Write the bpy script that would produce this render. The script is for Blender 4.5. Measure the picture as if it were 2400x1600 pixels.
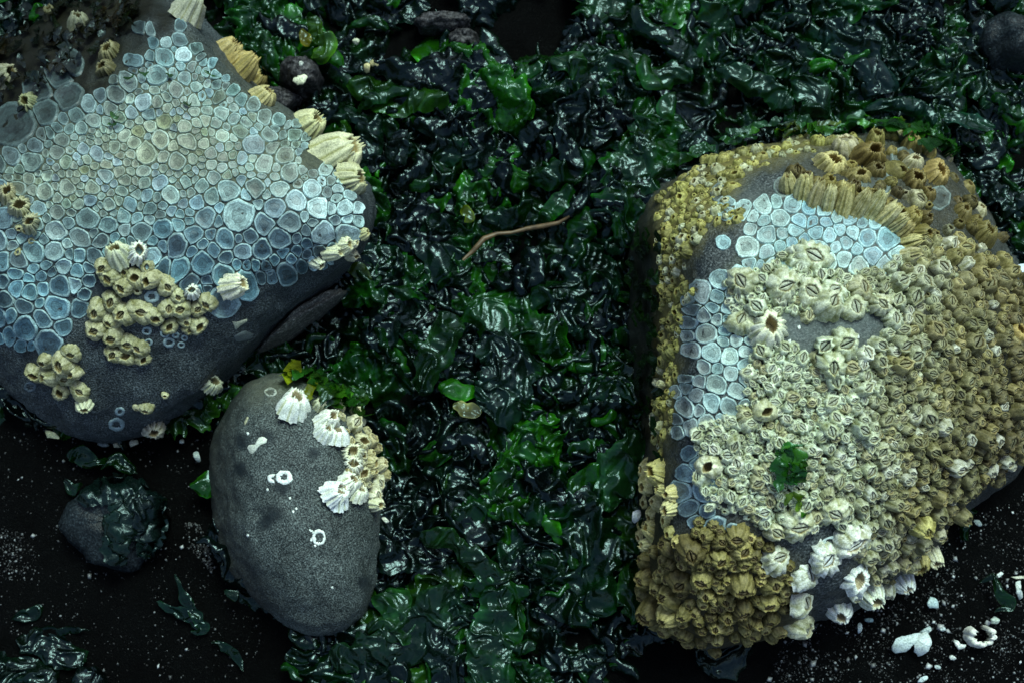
import bpy, math, random
import numpy as np
from mathutils import Vector, Matrix
from mathutils.bvhtree import BVHTree

for o in list(bpy.data.objects):
    bpy.data.objects.remove(o)
SC = bpy.context.scene
COL = SC.collection
rng = random.Random(7)
PI = math.pi

# ------------------------------------------------------------ camera, sky, sun, exposure
FW = 0.60                    # metres across the frame at the aim point
DIST = 0.86
TILT = math.radians(9)
LENS = 36.0 * DIST / FW
AIM = Vector((0, 0, 0.03))
CAM = AIM + Vector((0, -math.sin(TILT), math.cos(TILT))) * DIST
cam = bpy.data.objects.new('camera', bpy.data.cameras.new('camera'))
COL.objects.link(cam)
cam.location = CAM
FWD = (AIM - CAM).normalized()
RIGHT = Vector((1, 0, 0))
UPV = RIGHT.cross(FWD).normalized()
cam.rotation_euler = FWD.to_track_quat('-Z', 'Y').to_euler()
cam.data.lens = LENS
cam.data.sensor_width = 36
cam.data.clip_start = 0.01
cam.data.clip_end = 200
cam.data.dof.use_dof = True
cam.data.dof.focus_distance = DIST - 0.055
cam.data.dof.aperture_fstop = 9.0
SC.camera = cam

SUN_EL, SUN_AZ = 58, 22      # azimuth clockwise from +Y (top of the picture)
world = bpy.data.worlds.new('World')
SC.world = world
world.use_nodes = True
wn = world.node_tree
sky = wn.nodes.new('ShaderNodeTexSky')
sky.sky_type = 'NISHITA'
sky.sun_disc = False
sky.sun_elevation = math.radians(SUN_EL)
sky.sun_rotation = math.radians(SUN_AZ)
sky.air_density = 1.0
sky.dust_density = 2.0
sky.ozone_density = 0.3
bg = wn.nodes['Background']
bg.inputs['Strength'].default_value = 0.08
wn.links.new(sky.outputs[0], bg.inputs['Color'])

sun = bpy.data.objects.new('sun', bpy.data.lights.new('sun', 'SUN'))
COL.objects.link(sun)
sun.data.energy = 2.0
sun.data.angle = math.radians(24)
sun.data.color = (0.77, 1.0, 0.89)
e, a = math.radians(SUN_EL), math.radians(SUN_AZ)
sd = Vector((math.sin(a) * math.cos(e), math.cos(a) * math.cos(e), math.sin(e)))
sun.rotation_euler = (-sd).to_track_quat('-Z', 'Y').to_euler()
sun.location = sd * 3

SC.view_settings.view_transform = 'Standard'
SC.view_settings.look = 'None'
SC.view_settings.gamma = 1
SC.view_settings.exposure = 0.95
SC.render.engine = 'CYCLES'

# ------------------------------------------------------------ pixel helpers (photo pixels, 2400 x 1600)
KX = 36.0 / LENS / 2400.0
def ray(px, py):
    return (FWD + RIGHT * ((px - 1200) * KX) + UPV * ((800 - py) * KX)).normalized()
def P(px, py, z=0.0):
    d = ray(px, py)
    t = (z - CAM.z) / d.z
    return CAM + d * t
def proj(V):
    """world points (n,3) -> photo pixels"""
    d = np.asarray(V, float) - np.array(CAM)
    f = d @ np.array(FWD)
    return 1200 + (d @ np.array(RIGHT)) / f / KX, 800 - (d @ np.array(UPV)) / f / KX
MPP = KX * DIST              # metres per photo pixel near the aim point

def inside(poly, x, y):
    x = np.asarray(x, float); y = np.asarray(y, float)
    r = np.zeros(x.shape, bool)
    n = len(poly)
    for i in range(n):
        x0, y0 = poly[i]; x1, y1 = poly[(i + 1) % n]
        if y0 == y1: continue
        c = ((y0 > y) != (y1 > y)) & (x < (x1 - x0) * (y - y0) / (y1 - y0) + x0)
        r ^= c
    return r
def edge_dist(poly, x, y):
    """distance in pixels to the polygon outline"""
    x = np.asarray(x, float); y = np.asarray(y, float)
    best = np.full(x.shape, 1e9)
    n = len(poly)
    for i in range(n):
        ax, ay = poly[i]; bx, by = poly[(i + 1) % n]
        dx, dy = bx - ax, by - ay
        t = np.clip(((x - ax) * dx + (y - ay) * dy) / (dx * dx + dy * dy + 1e-9), 0, 1)
        best = np.minimum(best, np.hypot(x - ax - t * dx, y - ay - t * dy))
    return best
def soft_in(poly, x, y, w):
    d = edge_dist(poly, x, y)
    d = np.where(inside(poly, x, y), d, -d)
    return np.clip(d / w * 0.5 + 0.5, 0, 1)

# ------------------------------------------------------------ numpy gradient noise
_r = np.random.RandomState(3)
_perm = np.tile(_r.permutation(256), 3)
_g = _r.normal(size=(256, 3)); _g /= np.linalg.norm(_g, axis=1)[:, None]
def noise(x, y, z=0.0):
    x, y, z = np.broadcast_arrays(np.asarray(x, float), np.asarray(y, float), np.asarray(z, float))
    xi = np.floor(x).astype(int); yi = np.floor(y).astype(int); zi = np.floor(z).astype(int)
    fx, fy, fz = x - xi, y - yi, z - zi
    u = fx * fx * fx * (fx * (fx * 6 - 15) + 10)
    v = fy * fy * fy * (fy * (fy * 6 - 15) + 10)
    w = fz * fz * fz * (fz * (fz * 6 - 15) + 10)
    out = 0
    for dx in (0, 1):
        for dy in (0, 1):
            for dz in (0, 1):
                h = _perm[_perm[_perm[(xi + dx) & 255] + ((yi + dy) & 255)] + ((zi + dz) & 255)]
                g = _g[h]
                d = g[..., 0] * (fx - dx) + g[..., 1] * (fy - dy) + g[..., 2] * (fz - dz)
                out = out + d * (u if dx else 1 - u) * (v if dy else 1 - v) * (w if dz else 1 - w)
    return out * 1.6
def fbm(x, y, z=0.0, o=4):
    s = 0; a = 1.0; f = 1.0
    for i in range(o):
        s = s + a * noise(x * f, y * f, np.asarray(z) * f + i * 7.3)
        a *= 0.5; f *= 2.03
    return s

# ------------------------------------------------------------ mesh helpers
def make_mesh(name, V, faces, smooth=True, tint=None, mats=(), mat_idx=None, rad=None):
    me = bpy.data.meshes.new(name)
    V = np.asarray(V, np.float32)
    if isinstance(faces, np.ndarray):
        n, k = faces.shape
        me.vertices.add(len(V)); me.vertices.foreach_set('co', V.ravel())
        me.loops.add(n * k); me.loops.foreach_set('vertex_index', faces.astype(np.int32).ravel())
        me.polygons.add(n); me.polygons.foreach_set('loop_start', np.arange(0, n * k, k, dtype=np.int32))
        me.update(calc_edges=True)
    else:
        me.from_pydata(V.tolist(), [], faces)
    if smooth:
        me.polygons.foreach_set('use_smooth', np.ones(len(me.polygons), bool))
    t = np.ones((len(V), 4), np.float32)
    if tint is not None:
        tt = np.asarray(tint, np.float32)
        t[:, :tt.shape[-1]] = tt
    at = me.color_attributes.new('tint', 'FLOAT_COLOR', 'POINT')
    at.data.foreach_set('color', t.ravel())
    if rad is not None:
        ar = me.attributes.new('rad', 'FLOAT', 'POINT')
        ar.data.foreach_set('value', np.asarray(rad, np.float32))
    for m in mats: me.materials.append(m)
    if mat_idx is not None:
        me.polygons.foreach_set('material_index', np.asarray(mat_idx, np.int32))
    me.update()
    return me
def obj(name, me, parent=None, label=None, cat=None, group=None, kind=None, color=None):
    o = bpy.data.objects.new(name, me)
    COL.objects.link(o)
    if parent is not None: o.parent = parent
    if label: o['label'] = label
    if cat: o['category'] = cat
    if group: o['group'] = group
    if kind: o['kind'] = kind
    if color is not None: o.color = (color[0], color[1], color[2], color[3] if len(color) > 3 else 1)
    return o
def grid_faces(nu, nv, wrap=False):
    i = np.arange(nu - 1)[:, None]; j = np.arange(nv if wrap else nv - 1)[None, :]
    j2 = (j + 1) % nv
    a = i * nv + j; b = i * nv + j2; c = (i + 1) * nv + j2; d = (i + 1) * nv + j
    return np.stack([a, b, c, d], -1).reshape(-1, 4)

# ------------------------------------------------------------ materials
def nmat(name):
    m = bpy.data.materials.new(name); m.use_nodes = True
    nt = m.node_tree
    return m, nt, nt.nodes['Principled BSDF'], nt.nodes['Material Output']
def N(nt, t, **kw):
    n = nt.nodes.new(t)
    for k, v in kw.items():
        if k.startswith('i_'): n.inputs[k[2:].replace('_', ' ')].default_value = v
        else: setattr(n, k, v)
    return n
def noise_node(nt, scale, detail=4, rough=0.55):
    n = N(nt, 'ShaderNodeTexNoise')
    n.inputs['Scale'].default_value = scale; n.inputs['Detail'].default_value = detail
    n.inputs['Roughness'].default_value = rough
    g = N(nt, 'ShaderNodeNewGeometry')
    nt.links.new(g.outputs['Position'], n.inputs['Vector'])
    return n
def ramp(nt, src, stops):
    r = N(nt, 'ShaderNodeValToRGB')
    el = r.color_ramp.elements
    while len(el) < len(stops): el.new(0.5)
    for x, (p, c) in zip(el, stops):
        x.position = p; x.color = (c[0], c[1], c[2], 1) if not isinstance(c, (int, float)) else (c, c, c, 1)
    nt.links.new(src, r.inputs['Fac'])
    return r
def mix(nt, fac, A, B, mode='MIX'):
    n = N(nt, 'ShaderNodeMix', data_type='RGBA', blend_type=mode)
    for s, v in ((0, fac), (6, A), (7, B)):
        if hasattr(v, 'is_linked') or hasattr(v, 'links'): nt.links.new(v, n.inputs[s])
        elif isinstance(v, (int, float)): n.inputs[s].default_value = v
        else: n.inputs[s].default_value = (v[0], v[1], v[2], 1)
    return n.outputs[2]
def bump(nt, src, strength, dist, b):
    n = N(nt, 'ShaderNodeBump')
    n.inputs['Strength'].default_value = strength; n.inputs['Distance'].default_value = dist
    nt.links.new(src, n.inputs['Height']); nt.links.new(n.outputs[0], b.inputs['Normal'])
def attr(nt, name):
    return N(nt, 'ShaderNodeAttribute', attribute_name=name)

def mat_rock(name, dark, light, rough=0.55, speck=900):
    m, nt, b, _ = nmat(name)
    n1 = noise_node(nt, speck, 3, 0.7)
    n2 = noise_node(nt, 60, 5, 0.6)
    r1 = ramp(nt, n1.outputs['Fac'], [(0.40, dark), (0.54, tuple(0.35 * x for x in light)), (0.68, light)])
    r2 = ramp(nt, n2.outputs['Fac'], [(0.3, 0.6), (0.7, 1.25)])
    c = mix(nt, 1.0, r1.outputs[0], r2.outputs[0], 'MULTIPLY')
    t = attr(nt, 'tint')
    n3 = noise_node(nt, 260, 5, 0.65)
    ft = ramp(nt, n3.outputs['Fac'], [(0.32, 0.45), (0.65, 1.15)])
    film = mix(nt, 1.0, t.outputs['Color'], ft.outputs[0], 'MULTIPLY')
    c = mix(nt, t.outputs['Alpha'], c, film)
    nt.links.new(c, b.inputs['Base Color'])
    b.inputs['Roughness'].default_value = rough
    b.inputs['Specular IOR Level'].default_value = 0.2
    bump(nt, n1.outputs['Fac'], 0.8, 0.0009, b)
    return m
def mat_weed(name, rough=0.2, trans=0.35):
    m, nt, b, out = nmat(name)
    t = attr(nt, 'tint')
    oi = N(nt, 'ShaderNodeObjectInfo')
    n1 = noise_node(nt, 55, 4, 0.6)
    r = ramp(nt, n1.outputs['Fac'], [(0.3, 0.2), (0.55, 0.6), (0.72, 1.5)])
    c = mix(nt, 1.0, t.outputs['Color'], oi.outputs['Color'], 'MULTIPLY')
    c = mix(nt, 1.0, c, r.outputs[0], 'MULTIPLY')
    nt.links.new(c, b.inputs['Base Color'])
    n2 = noise_node(nt, 420, 3, 0.6)
    rr = ramp(nt, n2.outputs['Fac'], [(0.3, rough * 0.75), (0.7, rough * 1.5)])
    nt.links.new(rr.outputs[0], b.inputs['Roughness'])
    b.inputs['IOR'].default_value = 1.62
    b.inputs['Specular Tint'].default_value = (0.70, 0.98, 1.0, 1)
    n4 = noise_node(nt, 170, 3, 0.6)
    n4.inputs['Distortion'].default_value = 1.2
    bump(nt, n4.outputs['Fac'], 0.30, 0.0022, b)
    tr = N(nt, 'ShaderNodeBsdfTranslucent')
    c2 = mix(nt, 1.0, c, (1.7, 2.2, 0.7), 'MULTIPLY')
    nt.links.new(c2, tr.inputs['Color'])
    ms = N(nt, 'ShaderNodeMixShader'); ms.inputs[0].default_value = trans
    nt.links.new(b.outputs[0], ms.inputs[1]); nt.links.new(tr.outputs[0], ms.inputs[2])
    nt.links.new(ms.outputs[0], out.inputs['Surface'])
    return m
def mat_shell(name, stain, amount=0.5, rough=0.6):
    """calcareous plates: object colour times vertex tint, with irregular algae stain"""
    m, nt, b, _ = nmat(name)
    t = attr(nt, 'tint'); oi = N(nt, 'ShaderNodeObjectInfo')
    c = mix(nt, 1.0, t.outputs['Color'], oi.outputs['Color'], 'MULTIPLY')
    n1 = noise_node(nt, 230, 5, 0.65)
    r1 = ramp(nt, n1.outputs['Fac'], [(0.40, 0.0), (0.62, amount)])
    cs = mix(nt, 1.0, c, stain, 'MULTIPLY')
    c = mix(nt, r1.outputs[0], c, cs)
    n2 = noise_node(nt, 1100, 4, 0.7)
    r2 = ramp(nt, n2.outputs['Fac'], [(0.32, 0.5), (0.62, 1.15)])
    c = mix(nt, 1.0, c, r2.outputs[0], 'MULTIPLY')
    nt.links.new(c, b.inputs['Base Color'])
    b.inputs['Roughness'].default_value = rough
    b.inputs['Specular IOR Level'].default_value = 0.35
    bump(nt, n2.outputs['Fac'], 0.35, 0.0006, b)
    return m
def mat_scar(name):
    """basal plates left on the rock: pale rim, thin bluish middle with growth rings"""
    m, nt, b, _ = nmat(name)
    t = attr(nt, 'tint'); oi = N(nt, 'ShaderNodeObjectInfo'); rd = attr(nt, 'rad')
    n1 = noise_node(nt, 420, 5, 0.65)
    s = N(nt, 'ShaderNodeMath', operation='MULTIPLY_ADD')
    nt.links.new(n1.outputs['Fac'], s.inputs[0]); s.inputs[1].default_value = 0.55
    nt.links.new(rd.outputs['Fac'], s.inputs[2])
    r = ramp(nt, s.outputs[0], [(0.30, 0.30), (0.5, 0.62), (0.66, 0.42), (0.86, 0.85), (1.0, 0.7)])
    w = N(nt, 'ShaderNodeMath', operation='MULTIPLY'); w.inputs[1].default_value = 34
    nt.links.new(s.outputs[0], w.inputs[0])
    sn = N(nt, 'ShaderNodeMath', operation='SINE'); nt.links.new(w.outputs[0], sn.inputs[0])
    rw = ramp(nt, sn.outputs[0], [(0.0, 0.74), (1.0, 1.16)])
    c = mix(nt, 1.0, t.outputs['Color'], oi.outputs['Color'], 'MULTIPLY')
    ra = N(nt, 'ShaderNodeMath', operation='MULTIPLY'); nt.links.new(oi.outputs['Alpha'], ra.inputs[0]); nt.links.new(t.outputs['Alpha'], ra.inputs[1])
    rim = mix(nt, ra.outputs[0], c, (0.52, 0.74, 0.72))
    rimf = ramp(nt, rd.outputs['Fac'], [(0.76, 0.0), (0.92, 0.85)])
    c = mix(nt, 1.0, c, r.outputs[0], 'MULTIPLY')
    c = mix(nt, rimf.outputs[0], c, rim)
    c = mix(nt, 1.0, c, rw.outputs[0], 'MULTIPLY')
    n2 = noise_node(nt, 1300, 3, 0.6)
    r2 = ramp(nt, n2.outputs['Fac'], [(0.3, 0.6), (0.65, 1.2)])
    c = mix(nt, 1.0, c, r2.outputs[0], 'MULTIPLY')
    n3 = noise_node(nt, 120, 4, 0.65)
    r3 = ramp(nt, n3.outputs['Fac'], [(0.36, 0.62), (0.62, 1.25)])
    c = mix(nt, 1.0, c, r3.outputs[0], 'MULTIPLY')
    nt.links.new(c, b.inputs['Base Color'])
    b.inputs['Roughness'].default_value = 0.5
    bump(nt, n1.outputs['Fac'], 0.4, 0.0008, b)
    return m
def mat_sand(name):
    m, nt, b, _ = nmat(name)
    n1 = noise_node(nt, 1100, 4, 0.75); n2 = noise_node(nt, 30, 4, 0.6)
    r = ramp(nt, n1.outputs['Fac'], [(0.45, (0.0005, 0.0007, 0.0007)), (0.6, (0.0015, 0.002, 0.002)), (0.78, (0.03, 0.035, 0.035))])
    r2 = ramp(nt, n2.outputs['Fac'], [(0.35, 0.35), (0.7, 1.2)])
    c = mix(nt, 1.0, r.outputs[0], r2.outputs[0], 'MULTIPLY')
    nt.links.new(c, b.inputs['Base Color'])
    b.inputs['Roughness'].default_value = 0.5
    b.inputs['Specular IOR Level'].default_value = 0.05
    bump(nt, n1.outputs['Fac'], 0.9, 0.0015, b)
    return m
def mat_plain(name, col, rough=0.6, var=0.4, scale=300):
    m, nt, b, _ = nmat(name)
    t = attr(nt, 'tint'); oi = N(nt, 'ShaderNodeObjectInfo')
    n1 = noise_node(nt, scale, 4, 0.6)
    r = ramp(nt, n1.outputs['Fac'], [(0.3, 1 - var), (0.7, 1 + var)])
    c = mix(nt, 1.0, t.outputs['Color'], oi.outputs['Color'], 'MULTIPLY')
    c = mix(nt, 1.0, c, col, 'MULTIPLY')
    c = mix(nt, 1.0, c, r.outputs[0], 'MULTIPLY')
    nt.links.new(c, b.inputs['Base Color'])
    b.inputs['Roughness'].default_value = rough
    bump(nt, n1.outputs['Fac'], 0.4, 0.001, b)
    return m

M_ROCK_L = mat_rock('basalt_blue', (0.006, 0.011, 0.014), (0.16, 0.20, 0.21), 0.5, 1150)
M_ROCK_P = mat_rock('basalt_pebble', (0.008, 0.013, 0.014), (0.20, 0.25, 0.24), 0.55, 1150)
M_ROCK_R = mat_rock('basalt_grey', (0.010, 0.016, 0.018), (0.18, 0.21, 0.21), 0.5, 850)
M_ROCK_D = mat_rock('basalt_wet', (0.004, 0.007, 0.009), (0.035, 0.05, 0.058), 0.28, 700)
M_SLAB = mat_rock('pale_slab', (0.05, 0.055, 0.048), (0.30, 0.32, 0.27), 0.6, 700)
M_GRIT = mat_rock('gritty_stone', (0.006, 0.006, 0.007), (0.11, 0.11, 0.115), 0.5, 420)
M_WEED = mat_weed('wet_seaweed', 0.17, 0.45)
M_TUFT = mat_weed('green_weed', 0.26, 0.45)
M_SHELL = mat_shell('barnacle_shell', (0.36, 0.36, 0.19), 0.8)
M_OPER = mat_shell('barnacle_lid', (0.45, 0.45, 0.28), 0.6)
M_WHITE = mat_shell('white_shell', (0.75, 0.78, 0.6), 0.4, 0.45)
M_SCAR = mat_scar('basal_plate')
M_SAND = mat_sand('black_sand')
M_GRAIN = mat_plain('sand_grain', (1, 1, 1), 0.35, 0.3)
M_TWIG = mat_plain('twig_bark', (0.085, 0.055, 0.022), 0.5, 0.5, 200)

# ------------------------------------------------------------ ground
def sheet(name, size, z, m):
    return make_mesh(name, [(-size, -size, z), (size, -size, z), (size, size, z), (-size, size, z)], [(0, 1, 2, 3)], False, mats=(m,))
gx = np.linspace(-0.48, 0.48, 330); gy = np.linspace(-0.36, 0.40, 260)
GX, GY = np.meshgrid(gx, gy, indexing='ij')
def ground_h(x, y):
    return 0.0035 * fbm(x * 14, y * 14, 4.0, 3) + 0.0012 * fbm(x * 150, y * 150, 1.0, 2)
edge = np.clip(np.minimum(np.minimum(GX + 0.48, 0.48 - GX), np.minimum(GY + 0.36, 0.40 - GY)) / 0.05, 0, 1)
GZ = ground_h(GX, GY) * edge
# one sheet: fine middle, rim stretched to the horizon
GXf = GX.copy(); GYf = GY.copy()
GXf[0, :] = -60; GXf[-1, :] = 60; GYf[:, 0] = -60; GYf[:, -1] = 60
me = make_mesh('ground', np.stack([GXf, GYf, GZ], -1).reshape(-1, 3), grid_faces(330, 260)[:, ::-1], True, mats=(M_SAND,))
o = obj('ground', me, kind='structure')

# ------------------------------------------------------------ rocks
def poly_polar(pts, c, TH):
    """outline radius at angles TH about centre c"""
    pts = np.array(pts, float) - c
    R = np.zeros(len(TH))
    d = np.stack([np.cos(TH), np.sin(TH)], -1)
    n = len(pts)
    for i in range(n):
        p, q = pts[i], pts[(i + 1) % n]
        eq = q - p
        den = d[:, 0] * eq[1] - d[:, 1] * eq[0]
        den = np.where(np.abs(den) < 1e-12, 1e-12, den)
        t = (p[0] * eq[1] - p[1] * eq[0]) / den
        s = (p[0] * d[:, 1] - p[1] * d[:, 0]) / den
        ok = (t > 0) & (s >= -1e-6) & (s <= 1 + 1e-6)
        R = np.where(ok, np.maximum(R, t), R)
    return R
def smooth_ring(R, k):
    for _ in range(k):
        R = 0.25 * np.roll(R, 1) + 0.5 * R + 0.25 * np.roll(R, -1)
    return R
class Rock: pass
def loft_rock(name, centre, rings, top, mat, NT=260, sub=12, amp=(0.0035, 0.0010), seed=0.0, sm=3, label=None, film=None):
    """rings: (z, photo outline of the contour at that height), from the buried base upward"""
    TH = np.linspace(0, 2 * PI, NT, endpoint=False)
    CC, RR, ZZ = [], [], []
    for z, poly in rings:
        c = P(centre[0], centre[1], z)
        w = [tuple(P(x, y, z)[:2]) for x, y in poly]
        CC.append((c.x, c.y)); ZZ.append(z)
        RR.append(smooth_ring(poly_polar(w, np.array((c.x, c.y)), TH), sm))
    tp = P(top[0], top[1], top[2])
    CC.append((tp.x, tp.y)); RR.append(np.zeros(NT)); ZZ.append(top[2])
    CC, RR, ZZ = np.array(CC), np.array(RR), np.array(ZZ)
    k = len(ZZ)
    rows = []
    for i in range(k - 1):
        for s in range(sub):
            t = s / sub
            def cr(A):
                p0 = A[max(i - 1, 0)]; p1 = A[i]; p2 = A[i + 1]; p3 = A[min(i + 2, k - 1)]
                if i + 2 > k - 1: p3 = p1 * 0.35 + p2 * 0.65 if A is not ZZ else p2
                cat = 0.5 * (2 * p1 + (p2 - p0) * t + (2 * p0 - 5 * p1 + 4 * p2 - p3) * t * t + (3 * p1 - p0 - 3 * p2 + p3) * t ** 3)
                return 0.55 * cat + 0.45 * (p1 + (p2 - p1) * t)
            if i == k - 2:
                # rounded cap
                ang = t * PI / 2
                R = RR[i] * (1 - math.sin(ang) ** 1) ** 1.0 if False else RR[i] * (1 - t) ** 0.8
                rr = R; z = ZZ[i] + (ZZ[i + 1] - ZZ[i]) * (1 - (1 - t) ** 1.6); c = CC[i] + (CC[i + 1] - CC[i]) * t
            else:
                rr, z, c = cr(RR), cr(ZZ), cr(CC)
            rows.append(np.stack([c[0] + rr * np.cos(TH), c[1] + rr * np.sin(TH), np.full(NT, z)], -1))
    G = np.array(rows)                                     # rows x NT x 3
    # outward normals for the displacement
    du = np.roll(G, -1, 1) - np.roll(G, 1, 1)
    dv = np.gradient(G, axis=0)
    nn = np.cross(du, dv); nn /= np.linalg.norm(nn, axis=-1, keepdims=True) + 1e-12
    x, y, z = G[..., 0], G[..., 1], G[..., 2]
    d = amp[0] * fbm(x * 22 + seed, y * 22, z * 22, 4) + amp[1] * fbm(x * 140, y * 140 + seed, z * 140, 3)
    d *= np.clip((G.shape[0] - 1 - np.arange(G.shape[0])) / 6.0, 0.15, 1)[:, None]
    G = G + nn * d[..., None]
    V = np.concatenate([G.reshape(-1, 3), [[tp.x, tp.y, G[-1, :, 2].mean() + 0.0002]]])
    nr = G.shape[0]
    F = [tuple(f) for f in grid_faces(nr, NT, True).tolist()]
    last = (nr - 1) * NT
    F += [(last + j, last + (j + 1) % NT, len(V) - 1) for j in range(NT)]
    tint = np.zeros((len(V), 4), np.float32)
    px, py = proj(V)
    if film: film(V, px, py, tint)
    me = make_mesh(name, V, F, True, tint, (mat,))
    r = Rock()
    r.obj = obj(name, me, label=label, cat='rock')
    r.bvh = BVHTree.FromPolygons([tuple(v) for v in V], F)
    return r
def hit(rock, px, py):
    d = ray(px, py)
    loc, nor, idx, dist = rock.bvh.ray_cast(CAM, d)
    if loc is None: return None
    if nor.dot(d) > 0: nor = -nor
    return loc, nor
def hit_smooth(rock, px, py, w=14):
    h = hit(rock, px, py)
    if h is None: return None
    n = h[1].copy()
    for dx, dy in ((w, 0), (-w, 0), (0, w), (0, -w)):
        q = hit(rock, px + dx, py + dy)
        if q: n += q[1]
    return h[0], n.normalized()

def blend(tint, f, col):
    f = np.clip(f, 0, 1)[:, None]
    a0 = tint[:, 3:4]
    a1 = a0 + (1 - a0) * f
    tint[:, :3] = np.where(a1 > 1e-5, (tint[:, :3] * a0 * (1 - f) + np.array(col)[None] * f) / np.maximum(a0 * (1 - f) + f, 1e-5), 0)
    tint[:, 3:4] = a1

# --- left boulder
L_SCAR_GREEN = [(290, 200), (470, 180), (560, 260), (700, 300), (760, 400), (700, 450), (560, 430), (400, 470), (200, 520), (60, 540), (-40, 500), (-20, 380), (120, 330)]
L_SCAR_BLUE = [(-40, 500), (60, 540), (200, 520), (400, 470), (560, 430), (700, 440), (760, 390), (850, 450), (860, 530), (830, 590), (700, 620), (600, 650), (520, 700), (400, 610), (300, 600), (220, 640), (160, 740), (90, 800), (-40, 780)]
def film_left(V, px, py, t):
    n = fbm(px / 60, py / 60, 2.0, 3)
    top = [(300, 150), (430, 130), (540, 200), (700, 290), (790, 400), (700, 470), (420, 500), (200, 560), (0, 600), (-150, 600), (-60, 380), (160, 290)]
    blend(t, soft_in(top, px + 30 * n, py + 30 * n, 70) * 0.85, (0.105, 0.12, 0.075))
    low = [(-150, 560), (300, 520), (700, 460), (840, 480), (830, 580), (600, 640), (420, 720), (180, 720), (80, 800), (-150, 790)]
    blend(t, soft_in(low, px + 20 * n, py + 20 * n, 40) * 0.45, (0.055, 0.07, 0.075))
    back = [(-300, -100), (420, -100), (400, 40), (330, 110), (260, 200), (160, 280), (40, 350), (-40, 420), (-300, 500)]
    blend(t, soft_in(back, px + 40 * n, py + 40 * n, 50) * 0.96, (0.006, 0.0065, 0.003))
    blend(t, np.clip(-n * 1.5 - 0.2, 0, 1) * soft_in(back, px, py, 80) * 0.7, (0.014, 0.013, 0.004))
ROCK_L = loft_rock('barnacled_boulder', (330, 560), [
    (-0.025, [(700, 640), (600, 760), (470, 880), (330, 950), (200, 960), (60, 890), (-60, 780), (-130, 560), (-110, 300), (0, 130), (150, 60), (300, 30), (430, 40), (500, 110), (600, 240), (700, 330), (780, 440), (790, 560)]),
    (0.012, [(790, 655), (700, 720), (622, 795), (560, 860), (490, 925), (420, 975), (340, 1012), (250, 1035), (180, 1030), (110, 1000), (40, 945), (-60, 850), (-150, 600), (-130, 300), (0, 100), (150, 10), (300, -25), (430, -8), (500, 70), (590, 195), (700, 275), (830, 395), (872, 460), (880, 500), (865, 580)]),
    (0.050, [(845, 603), (700, 690), (580, 800), (470, 905), (340, 965), (200, 965), (80, 890), (-50, 790), (-130, 550), (-90, 300), (60, 140), (200, 60), (330, 10), (430, 15), (500, 85), (590, 202), (700, 282), (825, 400), (872, 470), (872, 550)]),
    (0.085, [(828, 585), (650, 660), (480, 760), (330, 820), (180, 790), (40, 730), (-60, 600), (-40, 400), (120, 250), (270, 150), (350, 50), (430, 38), (490, 110), (570, 212), (690, 305), (800, 405), (852, 480), (855, 540)]),
    (0.108, [(750, 540), (600, 590), (450, 640), (300, 640), (150, 600), (50, 520), (110, 380), (240, 260), (320, 150), (390, 85), (440, 100), (520, 220), (650, 345), (755, 440)]),
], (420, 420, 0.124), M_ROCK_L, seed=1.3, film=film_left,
    label='large dark boulder crusted with blue barnacle scars at the upper left')

# --- oval stone
def film_shade_oval(V, px, py, t):
    n = fbm(px / 50, py / 50, 5.0, 3)
    blend(t, soft_in([(560, 870), (690, 860), (700, 920), (650, 940), (590, 930)], px + 20 * n, py + 20 * n, 40) * 0.6, (0.16, 0.17, 0.12))
    blend(t, soft_in([(440, 850), (545, 930), (535, 1100), (545, 1260), (640, 1420), (600, 1500), (400, 1400)], px + 8 * n, py, 40) * 0.75, (0.018, 0.018, 0.013))  # left face darkened: its shade is painted into the colour
    for x, y, r in ((628, 1020, 16), (560, 1100, 12), (640, 1195, 20), (735, 1060, 12), (660, 1145, 14), (745, 1230, 12), (625, 1225, 14), (565, 1030, 14), (850, 1365, 14)):
        blend(t, np.clip(1.6 - np.hypot(px - x, py - y) / r + 0.8 * n, 0, 1) * 0.9, (0.012, 0.019, 0.023))
ROCK_P = loft_rock('oval_stone', (690, 1180), [
    (-0.022, [(620, 920), (720, 910), (800, 980), (850, 1100), (850, 1280), (800, 1400), (730, 1440), (650, 1420), (570, 1320), (530, 1200), (530, 1060), (560, 970)]),
    (0.012, [(628, 884), (690, 876), (760, 905), (834, 966), (878, 1040), (893, 1140), (890, 1250), (876, 1363), (850, 1437), (800, 1487), (740, 1497), (673, 1474), (597, 1407), (530, 1332), (497, 1229), (488, 1095), (498, 1006), (539, 939), (579, 899)]),
    (0.036, [(628, 884), (690, 878), (760, 910), (825, 966), (868, 1040), (882, 1140), (878, 1250), (862, 1355), (835, 1420), (790, 1462), (735, 1470), (675, 1445), (610, 1385), (555, 1310), (524, 1220), (514, 1095), (520, 1010), (550, 945), (585, 905)]),
    (0.056, [(640, 912), (700, 905), (760, 940), (805, 1000), (830, 1080), (838, 1180), (825, 1270), (800, 1340), (750, 1375), (690, 1365), (620, 1310), (570, 1230), (553, 1130), (553, 1030), (585, 950)]),
    (0.066, [(660, 985), (715, 985), (765, 1040), (778, 1130), (770, 1220), (725, 1275), (670, 1260), (620, 1190), (600, 1100), (615, 1020)]),
], (690, 1130, 0.070), M_ROCK_P, seed=5.1, amp=(0.0022, 0.0007), film=film_shade_oval, sm=5,
    label='smooth oval grey stone with white ring marks and shells on its right edge')

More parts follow.
